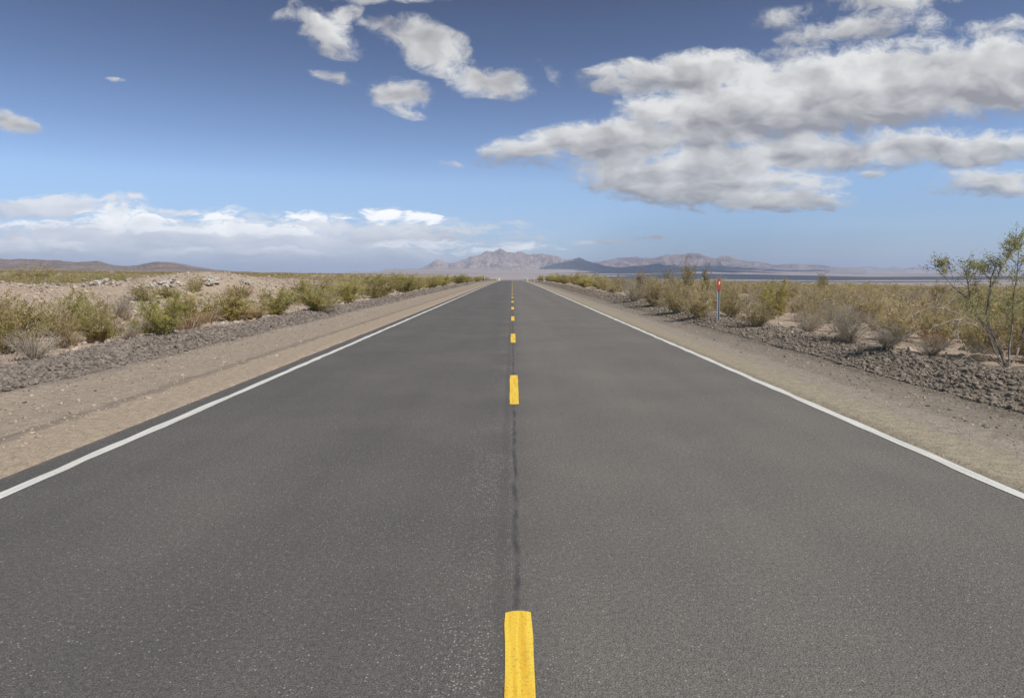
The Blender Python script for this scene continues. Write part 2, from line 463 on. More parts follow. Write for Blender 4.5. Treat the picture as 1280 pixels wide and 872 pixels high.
def build_world():
    w = bpy.data.worlds.new('World'); scene.world = w; w.use_nodes = True
    w.cycles.sampling_method = 'NONE'
    nt = NT(w.node_tree)
    # cloud density, a function of the direction only
    g = bpy.data.node_groups.new('cloud_density', 'ShaderNodeTree')
    g.interface.new_socket('Vector', in_out='INPUT', socket_type='NodeSocketVector')
    g.interface.new_socket('Density', in_out='OUTPUT', socket_type='NodeSocketFloat')
    g.interface.new_socket('Side', in_out='OUTPUT', socket_type='NodeSocketFloat')
    g.interface.new_socket('White', in_out='OUTPUT', socket_type='NodeSocketFloat')
    q = NT(g)
    gi = q.node('NodeGroupInput'); go = q.node('NodeGroupOutput')
    vec = gi.outputs[0]
    # ragged outlines: warp at three sizes
    def warp(v, scale, amt):
        nd = q.n.new('ShaderNodeTexNoise'); nd.noise_dimensions = '2D'; nd.inputs['Scale'].default_value = scale; nd.inputs['Detail'].default_value = 3
        nd.inputs['Roughness'].default_value = .62
        q.set(nd, 'Vector', q.node('ShaderNodeVectorMath', {'operation': 'MULTIPLY'}, i0=v, i1=(1, 2.0, 1)).outputs[0])
        d = q.node('ShaderNodeVectorMath', {'operation': 'SUBTRACT'}, i0=nd.outputs['Color'], i1=(.5, .5, .5))
        d = q.node('ShaderNodeVectorMath', {'operation': 'MULTIPLY'}, i0=d, i1=(amt, amt * .55, 0))
        return q.node('ShaderNodeVectorMath', {'operation': 'ADD'}, i0=v, i1=d).outputs[0]
    wv = warp(vec, 7.0, .060)
    wv = warp(wv, 24.0, .013)
    blobs = [  # px, py, rx, ry, turn in degrees (counter-clockwise), weight[, white]
        # the great cloud on the right, band over band
        (868, 94, 125, 25, 2, 1.15), (930, 140, 160, 40, 9, 1.4), (1085, 114, 200, 46, 9, 1.5), (1240, 93, 165, 42, 4, 1.35), (830, 140, 66, 24, 4, 1.05),
        (790, 174, 155, 27, 5, 1.3), (690, 182, 90, 17, 8, 1.05), (625, 190, 32, 9, 10, .7),
        (1000, 192, 190, 20, 3, 1.25), (1190, 185, 170, 21, 1, 1.2),
        (830, 222, 125, 32, -10, 1.3), (905, 230, 130, 30, 0, 1.3), (980, 250, 85, 15, 2, 1.15), (770, 212, 50, 12, -6, .8),
        # top right
        (1066, 32, 80, 22, 9, .95), (1100, 20, 50, 18, 20, .7), (1112, 0, 90, 12, 4, .75), (1248, 33, 62, 13, 9, .8), (1165, 28, 36, 16, -28, .45), (985, 20, 55, 15, 12, .36),
        (1236, 230, 74, 18, 2, .9), (1090, 215, 22, 6, 8, .6), (1000, 64, 70, 10, 6, .38), (765, 86, 40, 10, 10, .4), (1020, 50, 30, 8, 10, .36),
        # top middle
        (404, 40, 44, 20, -30, .9), (430, 22, 28, 13, 25, .75), (364, 24, 26, 7, 8, .5), (538, 57, 58, 25, -20, 1.1), (572, 70, 30, 12, -20, .6), (612, 101, 52, 18, -8, .95),
        (500, 118, 44, 20, -8, .95), (508, 140, 28, 10, -15, .75), (418, 95, 28, 8, -14, .6), (490, -2, 80, 8, 0, .65), (561, 203, 20, 5, 0, .6),
        (690, 92, 26, 12, -40, .30), (470, 33, 30, 9, 0, .4),
        # left edge
        (6, 152, 44, 13, -14, .9), (142, 99, 18, 4, 0, .42),
        # the bank low on the left: grey layers
        (60, 258, 110, 13, 0, 1.15), (165, 247, 36, 5, 2, .6), (230, 264, 80, 5, 0, .6), (220, 298, 400, 26, 0, 1.15), (470, 300, 150, 22, 3, 1.0), (60, 314, 240, 20, 0, 1.1), (300, 320, 320, 17, 0, 1.1), (120, 330, 330, 10, 0, .9),
        (600, 286, 60, 8, 4, .6), (765, 299, 90, 4, 0, .5), (390, 280, 90, 8, 0, .75),
        # and its white heads
        (138, 272, 44, 13, 4, 1.1, 1), (186, 278, 42, 11, -6, 1.1, 1), (268, 273, 32, 8, -4, 1.0, 1), (285, 286, 70, 6, 0, .9, 1), (30, 308, 80, 9, 0, .9, 1), (40, 281, 50, 6, 0, .75, 1),
        (225, 316, 60, 6, 0, .85, 1), (385, 273, 34, 7, -2, .95, 1), (440, 276, 18, 3, 0, .8, 1), (482, 273, 26, 9, 0, 1.05, 1), (522, 275, 36, 6, -3, 1.0, 1), (345, 290, 50, 5, 0, .85, 1),
        (350, 317, 50, 6, 0, .8, 1), (535, 307, 70, 5, 0, .8, 1), (625, 311, 85, 6, 2, .7, 1), (170, 327, 50, 4, 0, .7, 1),
    ]
    acc = low = tot = wh = None
    bv = wv
    for bi, (px, py, rx, ry, rot, wt, *white) in enumerate(blobs):
        if bi and bi % 4 == 0:           # keeps the shader's working set small: each handful waits for the one before
            hold = q.math('MULTIPLY', q.math('ADD', q.math('ADD', acc, low), q.math('ADD', tot, wh) if wh is not None else tot), 1e-7)
            bv = q.node('ShaderNodeVectorMath', {'operation': 'ADD'}, i0=wv, i1=hold).outputs[0]
        U, V = UV(px, py)
        mp = q.node('ShaderNodeMapping', {'vector_type': 'TEXTURE'}, Vector=bv)
        mp.inputs['Location'].default_value = (U, V, 0); mp.inputs['Rotation'].default_value = (0, 0, R(rot))
        mp.inputs['Scale'].default_value = (rx / F_PX * 1.32, ry / F_PX * 1.42, 1)
        gr = q.node('ShaderNodeTexGradient', {'gradient_type': 'SPHERICAL'}, Vector=mp.outputs[0])
        val = q.math('MULTIPLY', gr.outputs['Fac'], wt)
        acc = val if acc is None else q.math('MAXIMUM', acc, val)
        if white: wh = val if wh is None else q.math('MAXIMUM', wh, val)
        if bi < 24 or rx > 90:           # the big ones get a lit upper and a grey lower side
            dt = q.node('ShaderNodeVectorMath', {'operation': 'DOT_PRODUCT'}, i0=mp.outputs[0], i1=(.35, .93, 0))
            v3 = q.math('MULTIPLY', val, val)
            low = q.math('MULTIPLY', dt.outputs['Value'], v3) if low is None else q.math('MULTIPLY_ADD', dt.outputs['Value'], v3, low)
            tot = v3 if tot is None else q.math('ADD', tot, v3)
    sv = q.node('ShaderNodeSeparateXYZ', None, Vector=wv)
    lv = q.math('LOGARITHM', q.math('MAXIMUM', q.math('ADD', sv.outputs[1], .12), .02), math.e)
    st = q.node('ShaderNodeCombineXYZ'); q.set(st, 'X', sv.outputs[0]); q.set(st, 'Y', q.math('MULTIPLY', lv, .62)); st = st.outputs[0]
    farv = q.mapr(sv.outputs[1], .16, .09)                 # distant clouds show finer billows
    n1 = q.noise(st, 12.0, 8, .68, dim='2D'); n2 = q.noise(st, 38.0, 6, .68, dim='2D')
    n1b = q.noise(q.node('ShaderNodeVectorMath', {'operation': 'ADD'}, i0=st, i1=(.018, .024, 0)).outputs[0], 10.0, 3, .5, dim='2D')
    n1c = q.noise(st, 10.0, 3, .5, dim='2D')
    a1 = q.math('MULTIPLY', q.math('SUBTRACT', n1, .5), q.mapr(farv, 0, 1, 1.78, .9))
    a2 = q.math('MULTIPLY', q.math('SUBTRACT', n2, .5), q.mapr(farv, 0, 1, .58, 1.5))
    d = q.math('ADD', acc, q.math('ADD', a1, a2))
    d = q.math('MULTIPLY', d, q.mapr(acc, .02, .22))
    q.l.new(d, go.inputs[0])
    side = q.math('DIVIDE', low, q.math('MAXIMUM', tot, .0005))
    rel = q.math('ADD', q.math('MULTIPLY', q.math('SUBTRACT', n1c, n1b), 1.7), q.math('MULTIPLY', q.math('SUBTRACT', n2, .5), .16))
    q.l.new(q.math('ADD', q.math('MULTIPLY', side, .95), rel), go.inputs[1])
    q.l.new(q.math('MULTIPLY', q.mapr(wh, .02, .22), q.math('ADD', wh, q.math('ADD', q.math('MULTIPLY', q.math('SUBTRACT', n2, .5), 1.7), q.math('MULTIPLY', q.math('SUBTRACT', n1, .5), .5)))), go.inputs[2])

    D = nt.node('ShaderNodeTexCoord').outputs['Generated']
    sep = nt.node('ShaderNodeSeparateXYZ', None, Vector=D)
    ay = nt.math('MAXIMUM', nt.math('ABSOLUTE', sep.outputs[1]), .05)
    U = nt.math('DIVIDE', sep.outputs[0], ay); V = nt.math('DIVIDE', sep.outputs[2], ay)
    uv = nt.node('ShaderNodeCombineXYZ'); nt.set(uv, 'X', U); nt.set(uv, 'Y', V); uv = uv.outputs[0]
    gn = nt.node('ShaderNodeGroup', {'node_tree': g}); nt.set(gn, 'Vector', uv)
    d0, side = gn.outputs[0], gn.outputs[1]
    alpha = nt.math('MULTIPLY', nt.mapr(d0, .01, .70), .98)
    lit = nt.math('ADD', side, .62)
    lit = nt.math('SUBTRACT', lit, nt.mapr(d0, .45, 1.2, 0, .22), clamp=True)
    c_lo, c_hi = (2.8, 2.75, 2.9), (7.6, 7.6, 7.45)
    cc = nt.mix(lit, c_lo, c_hi)
    # the low bank on the left stands in full sun
    bank = nt.math('MULTIPLY', nt.mapr(U, .05, -.30), nt.mapr(V, .15, .10))
    cc = nt.mix(bank, cc, nt.mix(lit, (5.7, 6.2, 7.2), (8.8, 9.0, 9.4)))
    cc = nt.mix(nt.mapr(gn.outputs[2], .0, .52), cc, nt.mix(lit, (7.2, 7.6, 8.2), (12.0, 12.0, 11.8)))
    sky = nt.node('ShaderNodeTexSky', {'sky_type': 'NISHITA', 'sun_disc': False, 'sun_elevation': SUN_EL, 'sun_rotation': SUN_AZ,
                                        'altitude': 700, 'air_density': 1.0, 'dust_density': .25, 'ozone_density': 1.5})
    rp = nt.node('ShaderNodeValToRGB', None, Fac=sep.outputs[2]); e = rp.color_ramp.elements
    stops = [(0, (.68, .82, 1.20)), (.035, (.70, .84, 1.18)), (.13, (.93, 1.03, 1.25)), (.19, (.72, .78, .98)), (.27, (.51, .55, .70)), (.36, (.36, .365, .48)), (.6, (.75, .78, .85)), (1, (1, 1, 1))]
    while len(e) < len(stops): e.new(.5)
    for el, (p_, c_) in zip(e, stops): el.position = p_; el.color = c_ + (1,)
    col = nt.mix(alpha, nt.mix(1.0, sky.outputs[0], rp.outputs[0], 'MULTIPLY'), cc)
    bg = nt.node('ShaderNodeBackground', None, Color=col, Strength=S_BG)
    o = nt.node('ShaderNodeOutputWorld'); nt.l.new(bg.outputs[0], o.inputs[0])


build_world()

# ------------------------------------------------------------------ sun and camera
sl = bpy.data.lights.new('sun', 'SUN'); sl.energy = 3.6; sl.angle = R(.53); sl.color = (1, .955, .89)
so = bpy.data.objects.new('sun', sl); COL.objects.link(so)
TO_SUN = Vector((math.sin(SUN_AZ) * math.cos(SUN_EL), math.cos(SUN_AZ) * math.cos(SUN_EL), math.sin(SUN_EL)))
so.rotation_euler = TO_SUN.to_track_quat('Z', 'Y').to_euler(); so.location = (30, -30, 60)

cam = bpy.data.cameras.new('camera'); cam.sensor_width = 36; cam.lens = 36 * F_PX / 1280
cam.shift_y = -10 / 1280; cam.clip_start = .05; cam.clip_end = 200000
co = bpy.data.objects.new('camera', cam); COL.objects.link(co)
co.location = (0, 0, EYE); co.rotation_euler = (R(90) - PITCH, 0, 0); scene.camera = co

# ------------------------------------------------------------------ ground sheets
def axis(segs):
    out = []
    for a, b, s in segs:
        out.append(np.arange(a, b, s))
    return np.concatenate(out)


xp = axis([(0, 3.4, .7), (3.4, 4.4, .07), (4.4, 9.0, .11), (9, 30, .3)])
xp = np.concatenate([xp, np.geomspace(30, 1700, 110)])
xs = np.concatenate([-xp[::-1], xp[1:]])
ys = np.concatenate([np.arange(-12, 3, .5), np.arange(3, 26, .14), np.geomspace(26, 1900, 290)])
GX, GY = np.meshgrid(xs, ys)
GZ = H(GX, GY)
me = mesh_np('desert_ground', np.stack([GX, GY, GZ], -1), grid_faces(len(xs), len(ys)), [M['ground']], smooth=True)
tag(link('desert_ground', me), kind='structure')
azs = np.linspace(R(-62), R(62), 320); rs = np.geomspace(700, 60000, 200)
A, RR = np.meshgrid(azs, rs)
FX, FY = RR * np.sin(A), RR * np.cos(A)
FZ = H(FX, FY) - 2.5 * (1 - sstep(1500, 2600, RR)) + sstep(3000, 9000, RR) * 34 * fbm(FX / 2600, FY / 2600, 4, 77)
me = mesh_np('valley', np.stack([FX, FY, FZ], -1), grid_faces(320, 200), [M['ground']], smooth=True)
tag(link('valley', me), kind='structure')

# ------------------------------------------------------------------ road with its paint
yr = np.concatenate([np.arange(-12, 60, .35), np.arange(60, 700, 4)])
xr = np.array([-3.97, -3.9, -3.0, -1.5, 0, 1.5, 3.0, 3.66, 3.72])
RX, RY = np.meshgrid(xr, yr)
RX = RX.copy()
RX[:, 0] += .17 * fbm(yr / .9, yr * 0, 4, 61); RX[:, -1] += .03 * fbm(yr / .9, yr * 0, 4, 62)
RZ = road_z(RY)
RZ[:, 0] -= .045; RZ[:, -1] -= .03
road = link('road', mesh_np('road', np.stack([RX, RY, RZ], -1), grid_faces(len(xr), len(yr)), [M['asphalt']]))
tag(road, kind='structure')


def strip(name, x0, x1, y0, y1, material, step, jit, z=.004, seed=0):
    yy = np.linspace(y0, y1, max(4, int(math.ceil((y1 - y0) / step)) + 1))
    x = np.linspace(x0, x1, 4)
    SX, SY = np.meshgrid(x, yy); SX = SX.copy(); SY = SY.copy()
    SX[:, 0] += jit * fbm(yy / .35, yy * 0, 3, seed); SX[:, -1] += jit * fbm(yy / .35, yy * 0 + 4, 3, seed + 5)
    if y1 - y0 < 10:                      # rounded corners
        for k in (0, -1):
            sgn = 1 if k == 0 else -1
            SY[k, 0] += sgn * .012; SY[k, -1] += sgn * .012
            SY[k] += np.random.default_rng(seed).normal(0, .004, 4)
    me = mesh_np(name, np.stack([SX, SY, road_z(SY) + z], -1), grid_faces(4, len(yy)), [material], smooth=True)
    return link(name, me, road)


strip('edge_line', -3.66, -3.55, -12, 640, M['white'], .25, .026, seed=3)
strip('edge_line', 3.535, 3.645, -12, 640, M['white'], .25, .026, seed=13)
_r = ray(640, 763); far_end = _r[1] * (EYE - .004) / -_r[2]
PERIOD, DASH = 7.32, 2.35
for k in range(-1, 70):
    e = far_end + PERIOD * k
    if e > 520: break
    strip('centre_dash', .028 - .058, .028 + .058, e - DASH, e, M['yellow'], .12, .008, seed=100 + k)

# ------------------------------------------------------------------ far mountains and hills
def interp_profile(prof, px):
    a = np.array(prof, float)
    return np.interp(px, a[:, 0], a[:, 1])


def mountain(name, prof, D, depth, base_z, material, seed, n=520, rows=120, spur=800., rough=1.15, jag=1.0):
    px = np.linspace(prof[0][0], prof[-1][0], n)
    py = interp_profile(prof, px)
    V = np.zeros((rows, n, 3))
    tt = np.linspace(0, 1.35, rows)
    U = (px - PX0) / F_PX / math.cos(PITCH)
    top = EYE + (HORIZON - py) / F_PX * D * 1.005
    jn = np.array([mnoise.ridged_multi_fractal(Vector((u * D / 900., seed, 0)), .9, 2.1, 5, 1.0, 2.0) for u in U])
    top = top + jag * (jn - jn.mean()) * 40
    for j, t in enumerate(tt):
        y = D + (t - 1) * depth
        x = U * y
        up = t if t <= 1 else max(0, 1 - (t - 1) * 1.6)
        prof_t = up ** 1.55
        for i in range(n):
            p = Vector((x[i] / spur, y / spur, seed * 3.1))
            rg = mnoise.ridged_multi_fractal(p, .85, 2.1, 6, 1.0, 2.0) / 2.2
            carve = 1 - min(.92, rough * (1 - min(rg, 1.0))) * (1 - .75 * max(0., (up - .7) / .3)) * min(1, up * 4)
            hh = (top[i] - base_z)
            V[j, i] = (x[i], y, base_z - 30 * (1 - min(1, up * 2.5)) + hh * prof_t * carve)
    me = mesh_np(name, V, grid_faces(n, rows), [material], smooth=True)
    return tag(link(name, me), kind='structure')


mountain('mountain_range', [(360, 343.5), (400, 341.5), (440, 339), (480, 336), (510, 333.5), (530, 331), (549, 323), (560, 325), (574, 323.5), (590, 319), (602, 314.5), (609, 311.5), (617, 311), (626, 310), (634, 314), (642, 313.5), (650, 311.5),
          (664, 316.5), (678, 315), (694, 319.5), (715, 325), (745, 332), (790, 340), (830, 346)], 15500, 3300, -25, M['mtn'], 3)
mountain('foothills', [(545, 345), (575, 340), (600, 335.5), (618, 332), (640, 330.5), (655, 331.5), (672, 335), (690, 336.5), (715, 341), (740, 345)], 12200, 1900, 10, M['mtn'], 43, spur=600., jag=.7)
mountain('mountain_range', [(690, 332), (735, 326), (745, 324), (772, 320), (790, 319.5), (808, 318.5), (833, 317.5), (846, 315.5), (859, 313.5), (871, 314), (885, 316), (900, 318), (920, 322.5), (945, 326.5),
          (974, 329), (1010, 330), (1040, 333), (1080, 337)], 19500, 3400, 90, M['mtn'], 7)
mountain('foothills', [(640, 345), (668, 336), (690, 322), (703, 325), (723, 320), (741, 328), (770, 333), (800, 330), (822, 329), (850, 335), (880, 337), (920, 341)], 14000, 1700, 40, M['mtn'], 12)
mountain('mountain_range', [(930, 332), (985, 330), (1010, 328.5), (1025, 332), (1055, 333), (1090, 331.5), (1137, 334), (1161, 336), (1197, 337), (1240, 337.5), (1290, 336), (1360, 334), (1440, 336)], 27000, 4200, 10, M['mtn'], 19)
mountain('mountain_range', [(1040, 341), (1085, 339), (1120, 333), (1140, 332.5), (1165, 337), (1200, 339), (1235, 341), (1290, 342)], 21000, 2000, -30, M['mtn'], 23)
mountain('hills', [(-160, 325), (-80, 317), (-30, 315), (0, 317.5), (20, 322), (50, 323), (98, 326), (113, 326), (128, 324.5), (144, 330.5), (160, 332.5), (177, 331), (197, 327), (212, 328), (230, 330), (250, 334), (282, 338), (330, 341), (400, 342.5)],
         5200, 1700, 8, M['mtn_left'], 31, spur=420., rough=.7, jag=.35)
mountain('mountain_range', [(250, 341), (300, 336.5), (325, 334), (345, 333), (365, 334.5), (385, 334), (400, 337), (450, 340), (500, 341)], 52000, 7000, 0, M['mtn_far'], 37, n=200, rows=40, spur=3000.)

# ------------------------------------------------------------------ unseen clouds added high over the valley to shade the far slopes
def shadow_cloud(tx, ty, tz, rx, ry, seed, alt=7200.):
    t = (alt - tz) / TO_SUN.z
    c = Vector((tx, ty, tz)) + TO_SUN * t
    n, k = 56, 28
    V = []
    for j in range(k):
        ph = math.pi * j / (k - 1)
        for i in range(n):
            th = 2 * math.pi * i / n
            d = Vector((math.sin(ph) * math.cos(th), math.sin(ph) * math.sin(th), math.cos(ph)))
            f = 1 + .62 * mnoise.fractal(d * 2.3 + Vector((seed, 0, 0)), .8, 2, 6)
            V.append((c.x + d.x * rx * f, c.y + d.y * ry * f, c.z + d.z * 420 * f * (1 if d.z > 0 else .35)))
    i = np.arange(n); Fc = []
    for j in range(k - 1):
        Fc.append(np.stack([j * n + i, j * n + (i + 1) % n, (j + 1) * n + (i + 1) % n, (j + 1) * n + i], 1))
    return V, np.concatenate(Fc)


M['shadow_cloud'] = plain('shadow_cloud_white', (.85, .85, .86), 1, 0, 0, .001, .05)
for args in [(1750, 13300, 250, 900, 500, 1), (3000, 14000, 200, 1500, 800, 3), (4600, 13800, 120, 2000, 1200, 5), (5200, 17500, 250, 1300, 420, 22), (7300, 17000, 250, 700, 420, 18),
             (6800, 15000, 80, 2200, 480, 9), (3700, 7300, -50, 2500, 1250, 31), (2300, 5300, -60, 1500, 170, 33), (2600, 11300, 0, 1300, 1500, 29), (6600, 8600, -40, 2000, 330, 14), (5200, 8200, -40, 900, 260, 37), (10500, 12400, -30, 2200, 400, 15), (1500, 9500, -20, 600, 500, 26)]:
    V, Fc = shadow_cloud(*args)
    tag(link('shadow_cloud', mesh_np('shadow_cloud', V, Fc, [M['shadow_cloud']], smooth=True)), kind='structure')

# ------------------------------------------------------------------ haze
m, nt = mat('haze_air')
pv = nt.node('ShaderNodeVolumePrincipled', None, Color=(.66, .80, 1.0, 1), Density=4.4e-5, Anisotropy=.2)
pv.inputs['Density Attribute'].default_value = ''; pv.inputs['Color Attribute'].default_value = ''; pv.inputs['Temperature Attribute'].default_value = ''
m.cycles.homogeneous_volume = True
oo = nt.node('ShaderNodeOutputMaterial'); nt.l.new(pv.outputs[0], oo.inputs['Volume'])
mb = MB(); mb.box(-70000, 70000, -3000, 70000, -140, 900)
hz = link('haze', mb.mesh('haze', [m])); tag(hz, kind='stuff')

# ------------------------------------------------------------------ plants
def bez(p0, p1, p2, n):
    t = np.linspace(0, 1, n)[:, None]
    return (1 - t) ** 2 * p0 + 2 * t * (1 - t) * p1 + t ** 2 * p2


def shrub_parts(rng, nst=34, rad=.62, ntw=6, nlf=12, lsz=.034, leaf_from=.35, droop=.35, stem_r=.009, rust=.12, flat=.45, seg=5, lo=.7):
    """a bush one metre tall: (stems MB, foliage MB)"""
    st, fo = MB(), MB()
    for k in range(nst):
        a = rng.uniform(0, 2 * math.pi); rho = math.sqrt(rng.uniform(0, 1)) * rng.uniform(.75, 1.1)
        top = (1 - flat * rho ** 2) * rng.uniform(lo, 1.06)
        p0 = np.array([math.cos(a) * .07 * rng.uniform(0, 1), math.sin(a) * .07 * rng.uniform(0, 1), -.03])
        p2 = np.array([math.cos(a) * rad * rho, math.sin(a) * rad * rho, top])
        p1 = np.array([p2[0] * droop, p2[1] * droop, top * .62]) + rng.normal(0, .04, 3)
        P = bez(p0, p1, p2, seg) + np.vstack([np.zeros(3), rng.normal(0, .015, (seg - 1, 3))])
        st.tube(P, np.linspace(stem_r, stem_r * .3, seg), 3)
        base_t = rng.uniform(0, .98) + (1.05 if rng.uniform() < rust else 0)
        for q in range(ntw):
            f = rng.uniform(leaf_from, 1.0)
            idx = f * (seg - 1); i = min(int(idx), seg - 2); w = idx - i
            s0 = P[i] * (1 - w) + P[i + 1] * w
            tan = P[i + 1] - P[i]; tan /= np.linalg.norm(tan) + 1e-9
            d = tan * .7 + rng.normal(0, .55, 3); d[2] = d[2] * .7 + .25; d /= np.linalg.norm(d)
            L = rng.uniform(.10, .26)
            Q = np.array([s0, s0 + d * L * .55 + rng.normal(0, .012, 3), s0 + d * L])
            st.tube(Q, [stem_r * .38, stem_r * .28, stem_r * .18], 3)
            if nlf > 0:
                m_ = max(1, int(nlf * rng.uniform(.5, 1.4)))
                tq = rng.uniform(.15, 1.05, m_)[:, None]
                Lp = s0 + d * L * tq + rng.normal(0, .022, (m_, 3))
                tint = np.clip(base_t % 1.05 + rng.normal(0, .12, m_), 0, .97) + (1.05 if base_t > 1 else 0)
                fo.leaves(Lp, lsz, rng, tint)
    return st, fo


def tuft_parts(rng, n=150, h=1.0, rad=.5):
    st, fo = MB(), MB()
    for k in range(n):
        a = rng.uniform(0, 2 * math.pi); rho = math.sqrt(rng.uniform())
        p0 = np.array([math.cos(a) * .18 * rho, math.sin(a) * .18 * rho, -.02]) + rng.normal(0, .03, 3) * [1, 1, 0]
        p2 = np.array([math.cos(a) * rad * rho, math.sin(a) * rad * rho, h * rng.uniform(.35, 1) * (1 - .4 * rho)])
        p1 = p0 + (p2 - p0) * .5 + np.array([0, 0, .15 * h])
        fo.tube(bez(p0, p1, p2, 4), [.006, .005, .004, .002], 3, rng.uniform(0, .97))
        if k % 4 == 0: st.tube(bez(p0, p1, p2 * [1, 1, .8], 4), [.007, .006, .004, .002], 3)
    return st, fo


PROTO = {}


def proto(kind, count, maker, twig, leaf):
    PROTO[kind] = []
    for i in range(count):
        rng = np.random.default_rng(hash((len(PROTO), i)) % 10000 + 5)
        st, fo = maker(rng)
        V = np.concatenate(fo.V)
        r = np.percentile(np.hypot(V[:, 0], V[:, 1]), 96); h = np.percentile(V[:, 2], 98)
        PROTO[kind].append(dict(st=st.mesh('stems', [M[twig]]), fo=fo.mesh('foliage', [M[leaf]]), r=r, h=h,
                                raw=(st, fo), mats=(M[twig], M[leaf])))


proto('green', 5, lambda g: shrub_parts(g, 40, .66, 8, 26, .023, .14, .46, .007, .16, .5, 5, .45), 'twig_tan', 'leaf_green')
proto('olive', 5, lambda g: shrub_parts(g, 42, .66, 8, 17, .022, .12, .48, .007, .24, .5, 5, .40), 'twig_tan', 'leaf_olive')
proto('grey', 5, lambda g: shrub_parts(g, 64, .78, 9, 8, .019, .12, .55, .006, .15, .5, 4), 'twig_grey', 'leaf_grey')
proto('rust', 4, lambda g: tuft_parts(g, 170), 'twig_pale', 'leaf_rust')
proto('spindly', 4, lambda g: shrub_parts(g, 12, .34, 9, 20, .023, .40, .30, .009, .05, .3, 6, .55), 'twig_dark', 'leaf_olive')

NAME = {'green': 'creosote_bush', 'olive': 'creosote_bush', 'spindly': 'creosote_bush', 'grey': 'bursage_bush', 'rust': 'dry_grass_tuft'}
CAT = {'creosote_bush': 'bush', 'bursage_bush': 'bush', 'dry_grass_tuft': 'grass tuft'}
TAKEN = []          # x, y, radius of every plant placed one by one


def plant(kind, x, y, h, w, label, group=None, parts=True, sink=.0):
    p = PROTO[kind][int(RNG.integers(len(PROTO[kind])))]
    z = gz(x, y) - sink
    rz = float(RNG.uniform(0, 2 * math.pi))
    sc = (w / 2 / p['r'], w / 2 / p['r'], h / p['h'])
    nm = NAME[kind]
    if parts:
        e = bpy.data.objects.new(nm, None); e.empty_display_size = .2; COL.objects.link(e)
        link('stems', p['st'], e); link('foliage', p['fo'], e)
    else:
        if 'one' not in p:
            st, fo = p['raw']; b = MB()
            for s_ in (st, fo):
                b.add(np.concatenate(s_.V), np.concatenate(s_.F), np.concatenate(s_.T))
            ns = sum(len(f) for f in st.F); nf = sum(len(f) for f in fo.F)
            p['one'] = b.mesh(nm, list(p['mats']), np.concatenate([np.zeros(ns), np.ones(nf)]))
        e = link(nm, p['one'])
    e.location = (x, y, z); e.rotation_euler = (0, 0, rz); e.scale = sc
    TAKEN.append((x, y, w / 2))
    return tag(e, label, CAT[nm], group)


def plant_px(kind, px, base, hp, wp, label, group=None, parts=True):
    x, y = ground_hit(px, base)
    d = y
    return plant(kind, x, y, hp / F_PX * d, wp / F_PX * d, label, group, parts)


